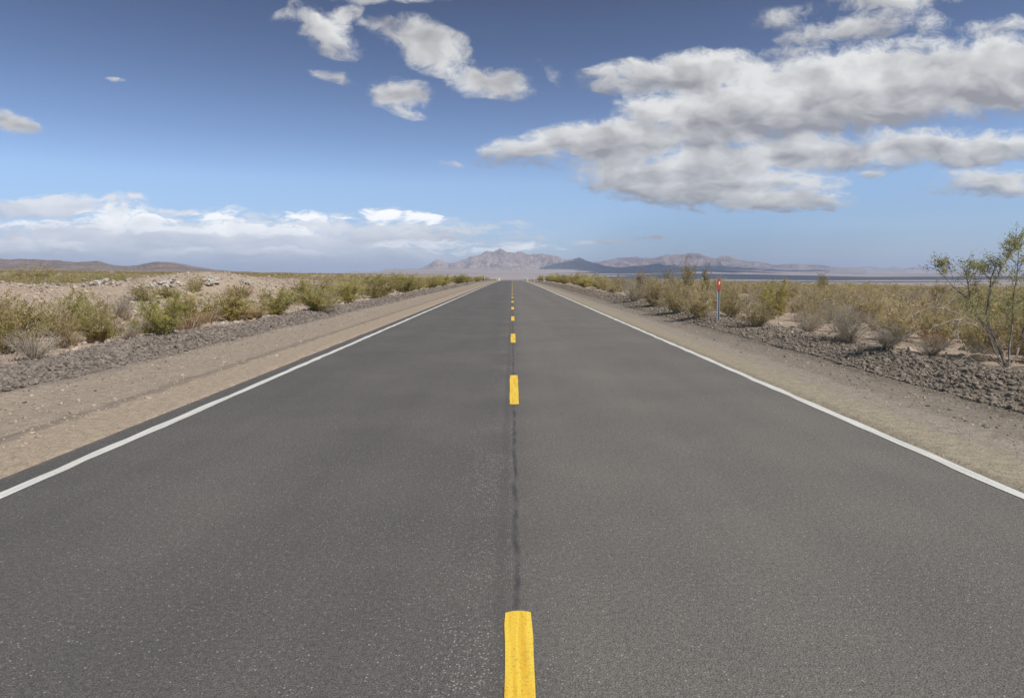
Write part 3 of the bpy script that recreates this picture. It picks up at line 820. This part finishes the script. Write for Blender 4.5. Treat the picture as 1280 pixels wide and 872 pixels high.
heroes = [
    # left of the road, from the frame's edge towards the vanishing point
    ('green', 8, 440, 66, 84, 'bright green creosote bush cut by the left edge of the photo'),
    ('grey', 42, 450, 40, 74, 'grey twiggy bush lowest on the left, against the gravel ridge at the photo edge'),
    ('green', 92, 414, 48, 58, 'green creosote bush with two crowns below the spoil mound, second from the left edge'),
    ('green', 130, 428, 42, 48, 'yellow green bush leaning on the gravel ridge, third from the left edge'),
    ('rust', 84, 434, 26, 44, 'rusty dry grass between the two leftmost green bushes'),
    ('grey', 165, 424, 26, 46, 'sparse pale grey bush in the gap between third and fourth green bushes'),
    ('green', 203, 419, 50, 66, 'tall green bush in two clumps behind the gravel ridge, fourth from the left'),
    ('green', 240, 402, 38, 58, 'rounded green bush right behind the fourth one from the left'),
    ('rust', 238, 411, 20, 46, 'orange brown dry grass at the foot of the rounded green bush'),
    ('green', 290, 401, 40, 70, 'broad dark green bush with grey stems showing at its foot'),
    ('rust', 262, 404, 16, 34, 'low tan grass tuft left of the broad dark green bush'),
    ('rust', 318, 399, 14, 36, 'low yellow grass tuft right of the broad dark green bush'),
    ('green', 345, 393, 33, 56, 'mid green bush next after the broad dark green one along the ridge'),
    ('green', 394, 388, 37, 60, 'tall pointed green bush midway along the left row'),
    ('grey', 412, 386, 24, 30, 'grey stemmed bush against the tall pointed green bush'),
    ('green', 436, 379, 29, 46, 'green bush after the tall pointed one in the left row'),
    ('green', 472, 373, 28, 48, 'wide green bush where the left row starts to close up'),
    ('green', 504, 366, 24, 40, 'taller green bush standing above the closed part of the left row'),
    ('olive', 44, 353, 20, 50, 'dark olive bush on the crest of the spoil mound near the left edge'),
    ('green', 211, 373, 14, 32, 'small green bush on the mound face below the grey rocks'),
    ('olive', 246, 364, 18, 28, 'small olive bush in the gap between the two piles of pale rocks'),
    ('olive', 180, 376, 22, 36, 'thin olive brown bush on the lower mound face left of the small green one'),
    ('grey', 152, 398, 28, 44, 'thin straw coloured bush on the bare mound foot behind the yellow green bush'),
    ('rust', 300, 372, 16, 40, 'brown dry grass on the mound behind the broad dark green bush'),
    # right of the road
    ('green', 966, 398, 46, 46, 'bright green creosote bush right of the red topped marker post'),
    ('olive', 946, 409, 32, 48, 'dark green twiggy bush at the gravel edge beside the marker post'),
    ('grey', 1060, 430, 40, 62, 'domed grey brown bush with a dark base on the right gravel edge'),
    ('grey', 1108, 436, 32, 60, 'pale dry bush of bare twigs between the domed bush and the tall creosote'),
    ('grey', 1010, 416, 30, 50, 'low straw grey bush between the marker post and the domed bush'),
    ('olive', 872, 398, 42, 50, 'olive brown bush directly left of the marker post'),
    ('olive', 846, 391, 40, 48, 'olive bush two to the left of the marker post'),
    ('olive', 915, 398, 36, 40, 'straw and olive bush right behind the marker post'),
    ('olive', 818, 383, 36, 46, 'olive bush three to the left of the marker post at the gravel edge'),
    ('grey', 792, 377, 30, 44, 'grey green bush with a pale stem base midway along the right row'),
    ('spindly', 857, 382, 58, 24, 'tallest spindly creosote left of the marker post, rising over the valley'),
    ('spindly', 837, 380, 44, 20, 'short round headed spindly creosote left of the tallest one'),
    ('spindly', 881, 386, 54, 14, 'thin single stemmed creosote between the tallest one and the marker post'),
    ('spindly', 800, 374, 38, 20, 'spindly creosote standing over the grey green bush in the right row'),
    ('olive', 1180, 430, 46, 60, 'brownish creosote left behind the tall creosote bush'),
    ('olive', 1272, 436, 66, 52, 'dense olive creosote behind the tall bush at the right edge of the photo'),
    ('grey', 1165, 444, 24, 56, 'low tangle of bleached twigs at the foot of the tall creosote'),
    ('grey', 1225, 452, 26, 40, 'small dark twiggy bush left of the tall creosote trunk'),
]
for k, px, base, hp, wp, lab in heroes:
    plant_px(k, px, base, hp * (.96 if k == 'green' else 1), wp * (1.10 if k == 'green' else 1.0), lab)

# the two hedged rows that run on towards the vanishing point
for x, y, h in [(-9.4, 62, 1.5), (-9.9, 69, 1.6), (-9.2, 76, 1.6), (-9.7, 84, 1.7), (-9.3, 93, 1.7), (-9.8, 103, 1.7), (-9.3, 114, 1.8), (-9.8, 126, 1.8), (-9.4, 140, 1.8), (-9.7, 156, 1.8), (-9.4, 174, 1.8), (-9.8, 194, 1.8), (-9.2, 214, 1.8)]:
    plant('green', x + float(RNG.normal(0, .25)), y, h * float(RNG.uniform(.62, .88)), h * float(RNG.uniform(1.4, 1.9)), 'green creosote bush in the closed far part of the left roadside row', 'far left roadside bushes', y < 90)
for x, y, h in [(9.0, 44, 1.5), (9.6, 49, 1.7), (8.8, 55, 1.5), (9.4, 60, 1.8), (9.0, 66, 1.9), (9.7, 73, 2.0), (9.2, 80, 2.0), (9.8, 88, 2.1), (9.1, 96, 2.2), (9.6, 105, 2.4), (9.2, 114, 2.4), (9.7, 124, 2.4), (9.2, 134, 2.3), (9.6, 146, 2.3), (9.2, 160, 2.1), (9.5, 176, 2.0), (9.3, 194, 1.9), (9.2, 214, 1.9)]:
    plant('olive' if y < 70 else 'green', x + float(RNG.normal(0, .3)), y, h * float(RNG.uniform(.55, .85)), h * float(RNG.uniform(1.0, 1.5)), 'olive green creosote bush in the far part of the right roadside row', 'far right roadside bushes', y < 75)


def scatter(n, side, kinds, wts, ylo, yhi, xlo, xhi, hlo, hhi, parts, gap, zone):
    made = 0; tries = 0
    while made < n and tries < n * 60:
        tries += 1
        y = math.exp(RNG.uniform(math.log(ylo), math.log(yhi))); x = side * RNG.uniform(xlo, min(xhi, y * .80 + 2))
        if abs(x) < xlo or abs(x) > y * .80 + 1.5: continue
        h = RNG.uniform(hlo, hhi)
        if side < 0 and -29 < x < -12.5 and y < 80 : continue
        kd = kinds[int(np.searchsorted(np.cumsum(wts), RNG.uniform()))]
        if kd == 'grey': h *= .7
        if kd == 'rust': h *= .5
        if kd == 'spindly': h *= 1.7
        w = h * RNG.uniform(1.1, 1.6) * (.5 if kd == 'spindly' else 1)
        if any((x - a) ** 2 + (y - b) ** 2 < ((w / 2 + c) * gap) ** 2 for a, b, c in TAKEN): continue
        word = {'green': 'green creosote bush', 'olive': 'olive brown creosote bush', 'spindly': 'tall spindly creosote bush', 'grey': 'low grey bursage bush', 'rust': 'dry rust coloured grass tuft'}[kd]
        plant(kd, x, y, h, w, '%s %s' % (word, zone), '%ss %s' % (word, zone) if not word.endswith('bush') else '%ses %s' % (word, zone), parts)
        made += 1


scatter(26, -1, ['green', 'olive', 'grey', 'rust'], [.3, .25, .12, .33], 9, 40, 8.8, 26, .5, 1.0, True, .75, 'on the dirt behind the left gravel ridge')
scatter(70, -1, ['green', 'olive', 'grey', 'rust'], [.25, .45, .2, .1], 40, 130, 12, 100, .7, 1.3, False, .8, 'in the mid distance scrub left of the road')
scatter(60, 1, ['olive', 'grey', 'rust', 'green'], [.40, .38, .15, .07], 9, 32, 8.6, 26, .5, 1.05, True, .72, 'on the near dirt right of the road')
scatter(120, 1, ['olive', 'grey', 'rust', 'spindly'], [.42, .32, .22, .04], 26, 110, 9.5, 85, .8, 1.3, False, .7, 'in the mid distance scrub right of the road')

# ------------------------------------------------------------------ the tall creosote at the right edge, laid out branch by branch
def tall_creosote():
    d0 = ground_hit(1259, 459)[1]
    gx, gy = ground_hit(1259, 459)
    base = Vector((gx, gy, gz(gx, gy)))
    rng = np.random.default_rng(5)

    def pt(px, py, dd=0.0):
        dx, dy, dz = ray(px, py); s = (d0 + dd) / dy
        return np.array([dx * s - base.x, dy * s - base.y, EYE + dz * s - base.z])
    e = bpy.data.objects.new('creosote_bush', None); COL.objects.link(e); e.location = base
    tr, dead, fo = MB(), MB(), MB()

    def smooth(P, n):
        P = np.array(P); t = np.linspace(0, len(P) - 1, n); out = []
        for v in t:
            i = min(int(v), len(P) - 2); f = v - i
            a, b, c, d = P[max(i - 1, 0)], P[i], P[i + 1], P[min(i + 2, len(P) - 1)]
            out.append(.5 * (2 * b + (c - a) * f + (2 * a - 5 * b + 4 * c - d) * f * f + (3 * b - a - 3 * c + d) * f ** 3))
        return np.array(out)

    def branch(pts, r0, r1, mbk, k=5, n=14):
        P = smooth([pt(*q) for q in pts], n); P[1:] += rng.normal(0, .008, (n - 1, 3))
        mbk.tube(P, np.linspace(r0, r1, n) * .68, k); return P

    def clump(P, lo, ntw, nlf, size=.30, tone=(.2, .8)):
        for q in range(int(ntw * 1.2)):
            f = rng.uniform(lo, 1) * (len(P) - 1); i = min(int(f), len(P) - 2); s0 = P[i] + (P[i + 1] - P[i]) * (f - i)
            d = rng.normal(0, .7, 3); d[2] = abs(d[2]) * .8 + .3; d /= np.linalg.norm(d); L = size * rng.uniform(.4, 1.35)
            tr.tube([s0, s0 + d * L * .5 + rng.normal(0, .015, 3), s0 + d * L], [.004, .003, .0015], 3)
            m_ = int(nlf * 2.7 * rng.uniform(.5, 1.5)); tq = rng.uniform(.25, 1.08, m_)[:, None]
            fo.leaves(s0 + d * L * tq + rng.normal(0, .032, (m_, 3)), .019, rng, np.clip(rng.uniform(*tone) + rng.normal(0, .12, m_), 0, .97))
    main = branch([(1259, 461), (1251, 440), (1241, 417), (1234, 393), (1236, 372), (1239, 350), (1244, 332)], .038, .010, tr)
    second = branch([(1259, 461, .05), (1244, 437, .2), (1234, 412, .3), (1222, 395, .3), (1213, 376, .2), (1210, 355, .1), (1206, 335)], .028, .007, tr)
    third = branch([(1260, 461, .1), (1263, 430, .3), (1266, 400, .4), (1266, 375, .4), (1270, 345, .3), (1273, 310, .2)], .026, .006, tr)
    fourth = branch([(1262, 461, .2), (1274, 432, .5), (1283, 400, .6), (1290, 365, .6), (1292, 325, .5)], .026, .006, tr)
    fifth = branch([(1258, 461, -.1), (1239, 446, -.2), (1226, 432, -.3), (1214, 418, -.4)], .018, .006, tr)
    b1 = branch([(1236, 372), (1243, 352), (1253, 335), (1262, 318), (1268, 302)], .012, .004, tr)
    b2 = branch([(1213, 376, .2), (1200, 366, .1), (1184, 350, 0), (1174, 340), (1166, 330)], .010, .003, tr)
    b3 = branch([(1210, 355, .1), (1216, 343), (1219, 330)], .008, .003, tr)
    b4 = branch([(1184, 350), (1181, 340), (1176, 332)], .006, .003, tr)
    b5 = branch([(1195, 362), (1190, 345), (1186, 332)], .006, .003, tr)
    b6 = branch([(1241, 417), (1228, 402, -.2), (1216, 392, -.3), (1206, 384, -.3)], .010, .004, tr)
    b7 = branch([(1262, 318), (1270, 308, .1), (1277, 297, .2)], .006, .003, tr)
    b8 = branch([(1239, 350), (1230, 342, .2), (1226, 333, .2)], .008, .003, tr)
    clump(main, .42, 26, 13, .32); clump(second, .42, 22, 13, .30); clump(third, .35, 36, 15, .36, (.3, .95)); clump(fourth, .3, 40, 15, .40, (.3, .95))
    clump(b1, .25, 26, 14, .24); clump(b2, .62, 10, 11, .17); clump(b3, .3, 12, 14, .2, (.4, .97)); clump(b4, .55, 5, 11, .13); clump(b5, .55, 6, 11, .14)
    clump(b6, .2, 14, 12, .28); clump(b7, .2, 12, 14, .2); clump(b8, .3, 10, 12, .2)
    # bleached dead branches arching out to the left
    D1 = branch([(1246, 432, -.1), (1226, 408, -.4), (1204, 394, -.6), (1182, 386, -.7), (1162, 384, -.8), (1140, 394, -.9)], .013, .004, dead)
    D2 = branch([(1182, 386, -.7), (1170, 376, -.7), (1178, 366, -.6), (1184, 362, -.6)], .007, .003, dead)
    D3 = branch([(1204, 394, -.6), (1196, 410, -.8), (1200, 424, -.9)], .006, .003, dead)
    D4 = branch([(1226, 408, -.4), (1200, 400, -.9), (1176, 405, -1.1), (1158, 415, -1.2)], .008, .003, dead)
    D5 = branch([(1250, 446, -.1), (1222, 442, -.5), (1206, 446, -.7), (1196, 456, -.8)], .009, .003, dead)
    for P in (D1, D2, D3, D4, D5):
        for q in range(14):
            s0 = P[int(rng.integers(2, len(P)))]
            d = rng.normal(0, 1, 3); d /= np.linalg.norm(d); L = rng.uniform(.08, .32)
            dead.tube([s0, s0 + d * L * .5 + rng.normal(0, .02, 3), s0 + d * L], [.004, .003, .0015], 3)
    link('trunk', tr.mesh('trunk', [M['trunk']]), e)
    link('dead_branches', dead.mesh('dead_branches', [M['twig_pale']]), e)
    link('foliage', fo.mesh('foliage', [M['leaf_sage']]), e)
    tag(e, 'tall open creosote bush with bare grey trunk and bleached arching branches at the right edge', 'bush')


tall_creosote()

# ------------------------------------------------------------------ scrub past the plants placed one by one: one mesh
def low_proto(rng, nl, sz, stems):
    st, fo = MB(), MB()
    n = nl
    a = rng.uniform(0, 2 * math.pi, n); rho = np.sqrt(rng.uniform(0, 1, n))
    z = (1 - .5 * rho ** 2) * rng.uniform(.08, 1.05, n) ** .8
    cl = rng.normal(0, .1, (12, 3)); ci = rng.integers(0, 12, n)
    P = np.stack([np.cos(a) * rho * .62, np.sin(a) * rho * .62, z], 1) + cl[ci]
    P[:, 2] = np.maximum(P[:, 2], .05)
    fo.leaves(P, sz, rng, np.clip(rng.uniform(0, 1, 12)[ci] * .7 + rng.uniform(0, .3, n), 0, .97))
    for k in range(stems):
        th = rng.uniform(0, 2 * math.pi); q = rng.uniform(.2, .5)
        st.tube([(0, 0, 0), (math.cos(th) * q * .5, math.sin(th) * q * .5, .45), (math.cos(th) * q, math.sin(th) * q, .85)], [.012, .008, .004], 3)
    return st, fo


def scrub_field():
    rng = np.random.default_rng(99)
    protos = {'a': [low_proto(rng, 300, .06, 14) for _ in range(5)], 'b': [low_proto(rng, 85, .13, 6) for _ in range(5)], 'c': [low_proto(rng, 26, .28, 0) for _ in range(5)]}
    mats = [M['twig_grey'], M['leaf_olive'], M['leaf_grey'], M['leaf_green'], M['leaf_rust']]
    Vs, Fs, Ms, Ts, n0 = [], [], [], [], 0
    spots = []
    for side, n, ylo, yhi in ((-1, 900, 30, 110), (1, 1500, 22, 110), (-1, 2600, 100, 400), (1, 2600, 90, 400), (-1, 3600, 350, 1300), (1, 2600, 350, 900)):
        y = np.exp(rng.uniform(math.log(ylo), math.log(yhi), n)); f = rng.uniform(0, .86, n)
        x = side * (9.5 + np.maximum(f * y + 1.0 - 9.5, 0) if False else np.maximum(f * y + 1.5, 0))
        ok = np.abs(x) > np.where(y < 220, 10.5, 8.0)
        if side < 0: ok &= ~((x > -28) & (x < -13) & (y < 82))
        dens = fbm(x / 18, y / 30, 3, 71)
        ok &= dens > (rng.uniform(-.55, .1, n) if side < 0 else rng.uniform(-.38, .28, n))
        for a, b in zip(x[ok], y[ok]): spots.append((a, b))
    sp = np.array(spots); zz = H(sp[:, 0], sp[:, 1])
    for (x, y), z in zip(sp, zz):
        lv = 'a' if y < 90 else ('b' if y < 320 else 'c')
        st, fo = protos[lv][int(rng.integers(5))]
        h = rng.uniform(.55, 1.25) * (1.0 if y < 300 else 1.15); w = h * rng.uniform(.9, 1.5)
        pick = rng.uniform()
        mi = (1 if pick < .46 else 2 if pick < .77 else 3 if pick < .81 else 4) if x > 0 else (1 if pick < .52 else 2 if pick < .64 else 3 if pick < .94 else 4)
        if mi in (2, 4): h *= .65
        ca, sa = math.cos(x * 7), math.sin(x * 7)
        dt = rng.uniform(-.25, .25)
        for mbk, m_ in ((st, 0), (fo, mi)):
            if not mbk.V: continue
            V = np.concatenate(mbk.V); F_ = np.concatenate(mbk.F); T = np.concatenate(mbk.T)
            X = (V[:, 0] * ca - V[:, 1] * sa) * w + x; Y = (V[:, 0] * sa + V[:, 1] * ca) * w + y
            Vs.append(np.stack([X, Y, V[:, 2] * h + z], 1)); Fs.append(F_ + n0); Ms.append(np.full(len(F_), m_)); Ts.append(np.clip(T + dt, 0, .97)); n0 += len(V)
    me = mesh_np('desert_scrub', np.concatenate(Vs), np.concatenate(Fs), mats, np.concatenate(Ms), np.concatenate(Ts))
    tag(link('desert_scrub', me), kind='stuff')


scrub_field()

# ------------------------------------------------------------------ stones
def ico():
    t = (1 + 5 ** .5) / 2
    v = np.array([(-1, t, 0), (1, t, 0), (-1, -t, 0), (1, -t, 0), (0, -1, t), (0, 1, t), (0, -1, -t), (0, 1, -t), (t, 0, -1), (t, 0, 1), (-t, 0, -1), (-t, 0, 1)], float)
    f = np.array([(0, 11, 5), (0, 5, 1), (0, 1, 7), (0, 7, 10), (0, 10, 11), (1, 5, 9), (5, 11, 4), (11, 10, 2), (10, 7, 6), (7, 1, 8), (3, 9, 4), (3, 4, 2), (3, 2, 6), (3, 6, 8), (3, 8, 9), (4, 9, 5), (2, 4, 11), (6, 2, 10), (8, 6, 7), (9, 8, 1)])
    return v / np.linalg.norm(v[0]), f


ICO_V, ICO_F = ico()


def sub_ico(V, Fc):
    V = [tuple(v) for v in V]; cache = {}; out = []
    def mid(a, b):
        k = (min(a, b), max(a, b))
        if k not in cache:
            m_ = (np.array(V[a]) + np.array(V[b])) / 2; V.append(tuple(m_ / np.linalg.norm(m_))); cache[k] = len(V) - 1
        return cache[k]
    for a, b, c in Fc:
        ab, bc, ca = mid(a, b), mid(b, c), mid(c, a)
        out += [(a, ab, ca), (b, bc, ab), (c, ca, bc), (ab, bc, ca)]
    return np.array(V), np.array(out)


ICO2_V, ICO2_F = sub_ico(ICO_V, ICO_F)


def stones(name, X, Y, S, material, seed, sink=.25, flat=.7, zoff=None):
    rng = np.random.default_rng(seed); n = len(X)
    Z = H(X, Y)
    jit = 1 + rng.normal(0, .24, (n, 12, 1))
    V = ICO_V[None] * np.clip(jit, .5, 1.6)
    ax = np.stack([rng.uniform(.7, 1.3, n), rng.uniform(.7, 1.3, n), rng.uniform(.75, 1.2, n) * flat], 1)
    V = V * ax[:, None, :]
    a = rng.uniform(0, 2 * math.pi, n); ca, sa = np.cos(a)[:, None], np.sin(a)[:, None]
    tilt = rng.normal(0, .4, n)[:, None]
    x, y, z = V[..., 0], V[..., 1], V[..., 2]
    z2 = z * np.cos(tilt) + x * np.sin(tilt); x2 = x * np.cos(tilt) - z * np.sin(tilt)
    V = np.stack([x2 * ca - y * sa, x2 * sa + y * ca, z2], -1) * (S * .5)[:, None, None]
    V += np.stack([X, Y, Z + S * (.5 * flat - sink)], 1)[:, None, :]
    Fc = ICO_F[None] + (np.arange(n) * 12)[:, None, None]
    me = mesh_np(name, V.reshape(-1, 3), Fc.reshape(-1, 3), [material], None, np.repeat(rng.uniform(0, 1, n), 12))
    return tag(link(name, me), kind='stuff')


def along(n, ylo, yhi, xc, sx, rng):
    y = np.exp(rng.uniform(math.log(ylo), math.log(yhi), n)); x = xc + np.clip(rng.normal(0, sx, n), -2.1 * sx, 1.75 * sx) * (1 if xc < 0 else -1)
    return x, y


g = np.random.default_rng(3)
x, y = along(26000, 6.5, 110, -7.4, .50, g)
stones('gravel_windrow', x, y, np.exp(np.clip(g.normal(math.log(.055), .34, len(x)), -9, math.log(.105))) * (1 + y / 90), M['gravel'], 1)
x, y = along(25000, 5.5, 90, 6.75, .62, g)
stones('gravel_windrow', x, y, np.exp(np.clip(g.normal(math.log(.040), .38, len(x)), -9, math.log(.085))) * (1 + y / 90), M['clods'], 2, sink=.25, flat=.75)
# loose pebbles over both shoulders
yy = np.exp(g.uniform(math.log(3.5), math.log(60), 5200)); xx = np.where(g.uniform(size=5200) < .5, g.uniform(-6.9, -4.4, 5200), g.uniform(4.4, 7.6, 5200))
stones('loose_pebbles', xx, yy, np.exp(g.normal(math.log(.022), .4, 5200)), M['rubble'], 4, sink=.3)
x, y = along(1100, 5, 60, -6.25, .45, g)
stones('loose_gravel', x, y, np.exp(g.normal(math.log(.023), .35, len(x))), M['gravel'], 14)
x, y = along(1500, 4.5, 60, 5.7, .5, g)
stones('loose_gravel', x, y, np.exp(g.normal(math.log(.024), .4, len(x))), M['clods'], 15)
# rubble over the mounds and the dirt behind the windrows
n = 21000
yy = np.exp(g.uniform(math.log(8), math.log(85), n)); xx = g.uniform(-30, -8.5, n)
stones('mound_rubble', xx, yy, np.exp(np.clip(g.normal(math.log(.07), .45, n), -9, math.log(.2))) * (1 + yy / 120), M['rubble'], 5, sink=.3)
n = 3800
yy = np.exp(g.uniform(math.log(8), math.log(50), n)); xx = g.uniform(7.8, 28, n)
stones('dirt_stones', xx, yy, np.exp(g.normal(math.log(.065), .5, n)), M['rubble'], 6, sink=.3)

# pale rocks, one by one
ROCKS = []
for i in range(9):
    rng = np.random.default_rng(200 + i)
    V = ICO2_V * (1 + rng.normal(0, .07, (len(ICO2_V), 1)))
    for q in range(7):                     # broken flat faces
        d = rng.normal(size=3); d /= np.linalg.norm(d); h = rng.uniform(.55, .8)
        over = np.maximum(V @ d - h, 0)[:, None]; V = V - over * d
    V = V * rng.uniform(.7, 1.25, 3) * np.array([1, 1, .8])
    ROCKS.append(mesh_np('pale_rock', V * .5, ICO2_F, [M['palerock']], None, np.zeros(len(V))))


def rock_px(px, base, size_px, label, group=None, lift=0.0):
    x, y = ground_hit(px, base); s = size_px * .85 / F_PX * y
    o = link('pale_rock', ROCKS[int(RNG.integers(9))])
    o.location = (x, y, gz(x, y) + s * .22 + lift * s); o.rotation_euler = (RNG.normal(0, .4), RNG.normal(0, .4), RNG.uniform(0, 6.28))
    o.scale = (s * RNG.uniform(.85, 1.2), s * RNG.uniform(.85, 1.2), s * RNG.uniform(.7, .95))
    return tag(o, label, 'rock', group)


rock_px(160, 352, 12, 'largest pale boulder standing alone on the mound crest left of the rock pile')
rock_px(131, 353, 11, 'cream white rock topping the rubble near the left end of the mound')
rock_px(85, 354, 9, 'pale flat rock on the mound crest right of the dark olive bush')
rock_px(24, 350, 9, 'white rock on the mound crest close to the left edge of the photo')
rock_px(25, 358, 9, 'white flat stone on the mound face close to the left edge')
rock_px(191, 360, 11, 'grey boulder with a dark side on the mound')
rock_px(271, 351, 11, 'white rock at the top of the right hand rock pile')
rock_px(213, 376, 9, 'cream stone beside the small green bush on the mound face')
rock_px(222, 375, 10, 'cream flat rock right of the small green bush on the mound face')
rock_px(108, 366, 6, 'lone white stone on the bare mound face')
for cx, cy, sx, sy, n_, smin, smax, lab, grp in [
    (122, 356, 17, 3, 26, 4, 8, 'pale rock in the loose heap near the left end of the mound', 'rocks of the left heap'),
    (205, 357, 24, 4.5, 40, 4, 9, 'grey or cream rock in the sloping line of rubble on the mound', 'rocks of the sloping line'),
    (264, 354, 11, 3.5, 30, 4, 8, 'white rock in the right hand pile on the mound', 'rocks of the right hand pile'),
    (303, 354, 9, 2.5, 14, 3, 6, 'small pale rock at the right end of the mound', 'rocks at the mound end'),
    (60, 357, 30, 4, 16, 3, 6, 'small pale rock along the mound crest below the dark olive bush', 'rocks along the left crest'),
    (340, 357, 18, 4, 10, 2.5, 5, 'small pale rock on the low ground past the mound', 'rocks past the mound')]:
    for i in range(n_):
        px = cx + RNG.normal(0, sx * .55); py = cy + RNG.normal(0, sy * .6) + ((px - cx) * -.10 if cx == 205 else 0)
        rock_px(px, py, RNG.uniform(smin, smax), lab, grp, lift=RNG.uniform(0, .5))
for px, py, s_, lab in [(1097, 461, 6, 'dark grey stone alone on the dirt just behind the right gravel ridge'), (1014, 425, 5, 'pale stone at the edge of the right gravel ridge left of the domed bush')]:
    rock_px(px, py, s_, lab)

# ------------------------------------------------------------------ roadside furniture
M['steel'] = plain('galvanised_steel', (.44, .47, .52), .5, .5, .35, 30, .15)
M['red'] = plain('red_reflector', (.52, .065, .035), .4, .5, 0, 40, .15)
M['whiteplastic'] = plain('white_plastic', (.80, .79, .74), .5, .4, 0, 20, .05)
M['concrete'] = plain('white_concrete', (.66, .62, .53), .85, .2, 0, 3, .15)
M['darkref'] = plain('dark_band', (.06, .06, .06), .6)


def marker_post():
    x, y = ground_hit(897.5, 401); z = gz(x, y)
    e = bpy.data.objects.new('marker_post', None); COL.objects.link(e); e.location = (x, y, z)
    h = 1.27; b = MB()
    # U-channel: web and two flanges with lips
    b.box(-.028, .028, .012, .017, -.25, h - .06); b.box(-.031, -.028, -.014, .017, -.25, h - .06); b.box(.028, .031, -.014, .017, -.25, h - .06)
    b.box(-.045, -.031, -.017, -.014, -.25, h - .06); b.box(.031, .045, -.017, -.014, -.25, h - .06)
    link('post', b.mesh('post', [M['steel']]), e)
    n = 9; xs_ = np.linspace(-.05, .05, n); zs_ = np.linspace(h - .345, h, 12)
    V = []
    for yo in (-.030, -.024):
        for zz in zs_:
            for xx_ in xs_:
                k = 1 - .0 * zz
                cut = max(0, abs(xx_) - .035) * .8
                zt = zz if zz < h - .01 else zz - cut
                V.append((xx_, yo + .25 * xx_ * xx_, zt))
    f0 = grid_faces(n, 12); m_ = n * 12
    rim = []
    loop = [i for i in range(n)] + [n * j + n - 1 for j in range(1, 12)] + [n * 11 + i for i in range(n - 2, -1, -1)] + [n * j for j in range(10, 0, -1)]
    for a, c in zip(loop, loop[1:] + loop[:1]): rim.append((a, c, c + m_, a + m_))
    link('panel', mesh_np('panel', V, np.concatenate([f0[:, ::-1], f0 + m_, rim]), [M['red']]), e)
    b = MB(); b.box(-.006, .030, -.0335, -.0305, h - .17, h - .07); link('reflector', b.mesh('reflector', [M['whiteplastic']]), e)
    b = MB()
    for zz in (h - .29, h - .05): b.tube([(0, -.036, zz), (0, .02, zz)], .008, 8)
    link('bolts', b.mesh('bolts', [M['steel']]), e)
    e.rotation_euler = (0, R(-.8), R(4))
    tag(e, 'thin grey steel marker post with a red panel at its top on the right verge', 'marker post')


marker_post()


def delineator(x, y, h, label):
    e = bpy.data.objects.new('delineator_post', None); COL.objects.link(e); e.location = (x, y, gz(x, y))
    b = MB(); n = 7
    V = []
    for zz, wd in ((-.2, .05), (h * .75, .055), (h - .04, .06), (h, .035)):
        for k in range(n):
            a = -1 + 2 * k / (n - 1); V.append((a * wd, -.012 + .022 * a * a, zz))
        for k in range(n):
            a = 1 - 2 * k / (n - 1); V.append((a * wd * .96, -.006 + .022 * a * a, zz))
    m_ = 2 * n; Fc = []
    for j in range(3):
        for k in range(m_): Fc.append((j * m_ + k, j * m_ + (k + 1) % m_, (j + 1) * m_ + (k + 1) % m_, (j + 1) * m_ + k))
    for k in range(n - 1): Fc.append((3 * m_ + k, 3 * m_ + k + 1, 3 * m_ + m_ - 2 - k, 3 * m_ + m_ - 1 - k))
    link('post', mesh_np('post', V, np.array(Fc), [M['whiteplastic']]), e)
    b.box(-.035, .035, -.0175, -.0135, h - .22, h - .08); link('reflector', b.mesh('reflector', [M['steel']]), e)
    tag(e, label, 'delineator')


delineator(6.2, 131, 1.15, 'white delineator post on the far right verge, the nearest one')
delineator(5.5, 166, 1.1, 'white delineator post on the far right verge, before the bridge rail')
delineator(-7.4, 182, 1.15, 'white delineator post on the far left verge in front of the bushes')
delineator(-5.5, 236, 1.1, 'thin white delineator post just before the left bridge rail')
delineator(-4.6, 318, 1.5, 'white delineator post furthest away at the left edge of the road crest')


def bridge_rail(x, y0, y1, label):
    z = gz(x, (y0 + y1) / 2)
    e = bpy.data.objects.new('bridge_rail', None); COL.objects.link(e); e.location = (x, (y0 + y1) / 2, z)
    hl = (y1 - y0) / 2
    b = MB(); b.box(-.15, .15, -hl, hl, .42, .72); link('rail', b.mesh('rail', [M['concrete']]), e)
    b = MB(); b.box(-.22, .22, -hl - .2, hl + .2, -.6, .20); link('kerb', b.mesh('kerb', [M['concrete']]), e)
    k = 8
    for i in range(k):
        yy_ = -hl + .3 + (2 * hl - .6) * i / (k - 1); b = MB(); b.box(-.13, .13, yy_ - .15, yy_ + .15, .202, .418); link('baluster', b.mesh('baluster', [M['concrete']]), e)
    for s in (-1, 1):
        b = MB(); b.box(-.24, .24, s * (hl + .28) - .26, s * (hl + .28) + .26, -.6, 1.05); b.box(-.27, .27, s * (hl + .28) - .29, s * (hl + .28) + .29, 1.052, 1.14)
        link('end_post', b.mesh('end_post', [M['concrete']]), e)
    tag(e, label, 'bridge rail')


bridge_rail(4.75, 214, 232, 'low white concrete bridge rail where the right edge line meets the crest')
bridge_rail(-4.75, 242, 260, 'low white concrete bridge rail where the left edge line meets the crest')

# ------------------------------------------------------------------ render settings
scene.render.engine = 'CYCLES'
scene.cycles.use_denoising = True
scene.cycles.max_bounces = 5; scene.cycles.diffuse_bounces = 3; scene.cycles.transparent_max_bounces = 8
scene.cycles.volume_bounces = 1
scene.view_settings.view_transform = 'Standard'; scene.view_settings.look = 'None'
scene.view_settings.exposure = 0.35; scene.view_settings.gamma = 1.0; scene.view_settings.use_curve_mapping = False
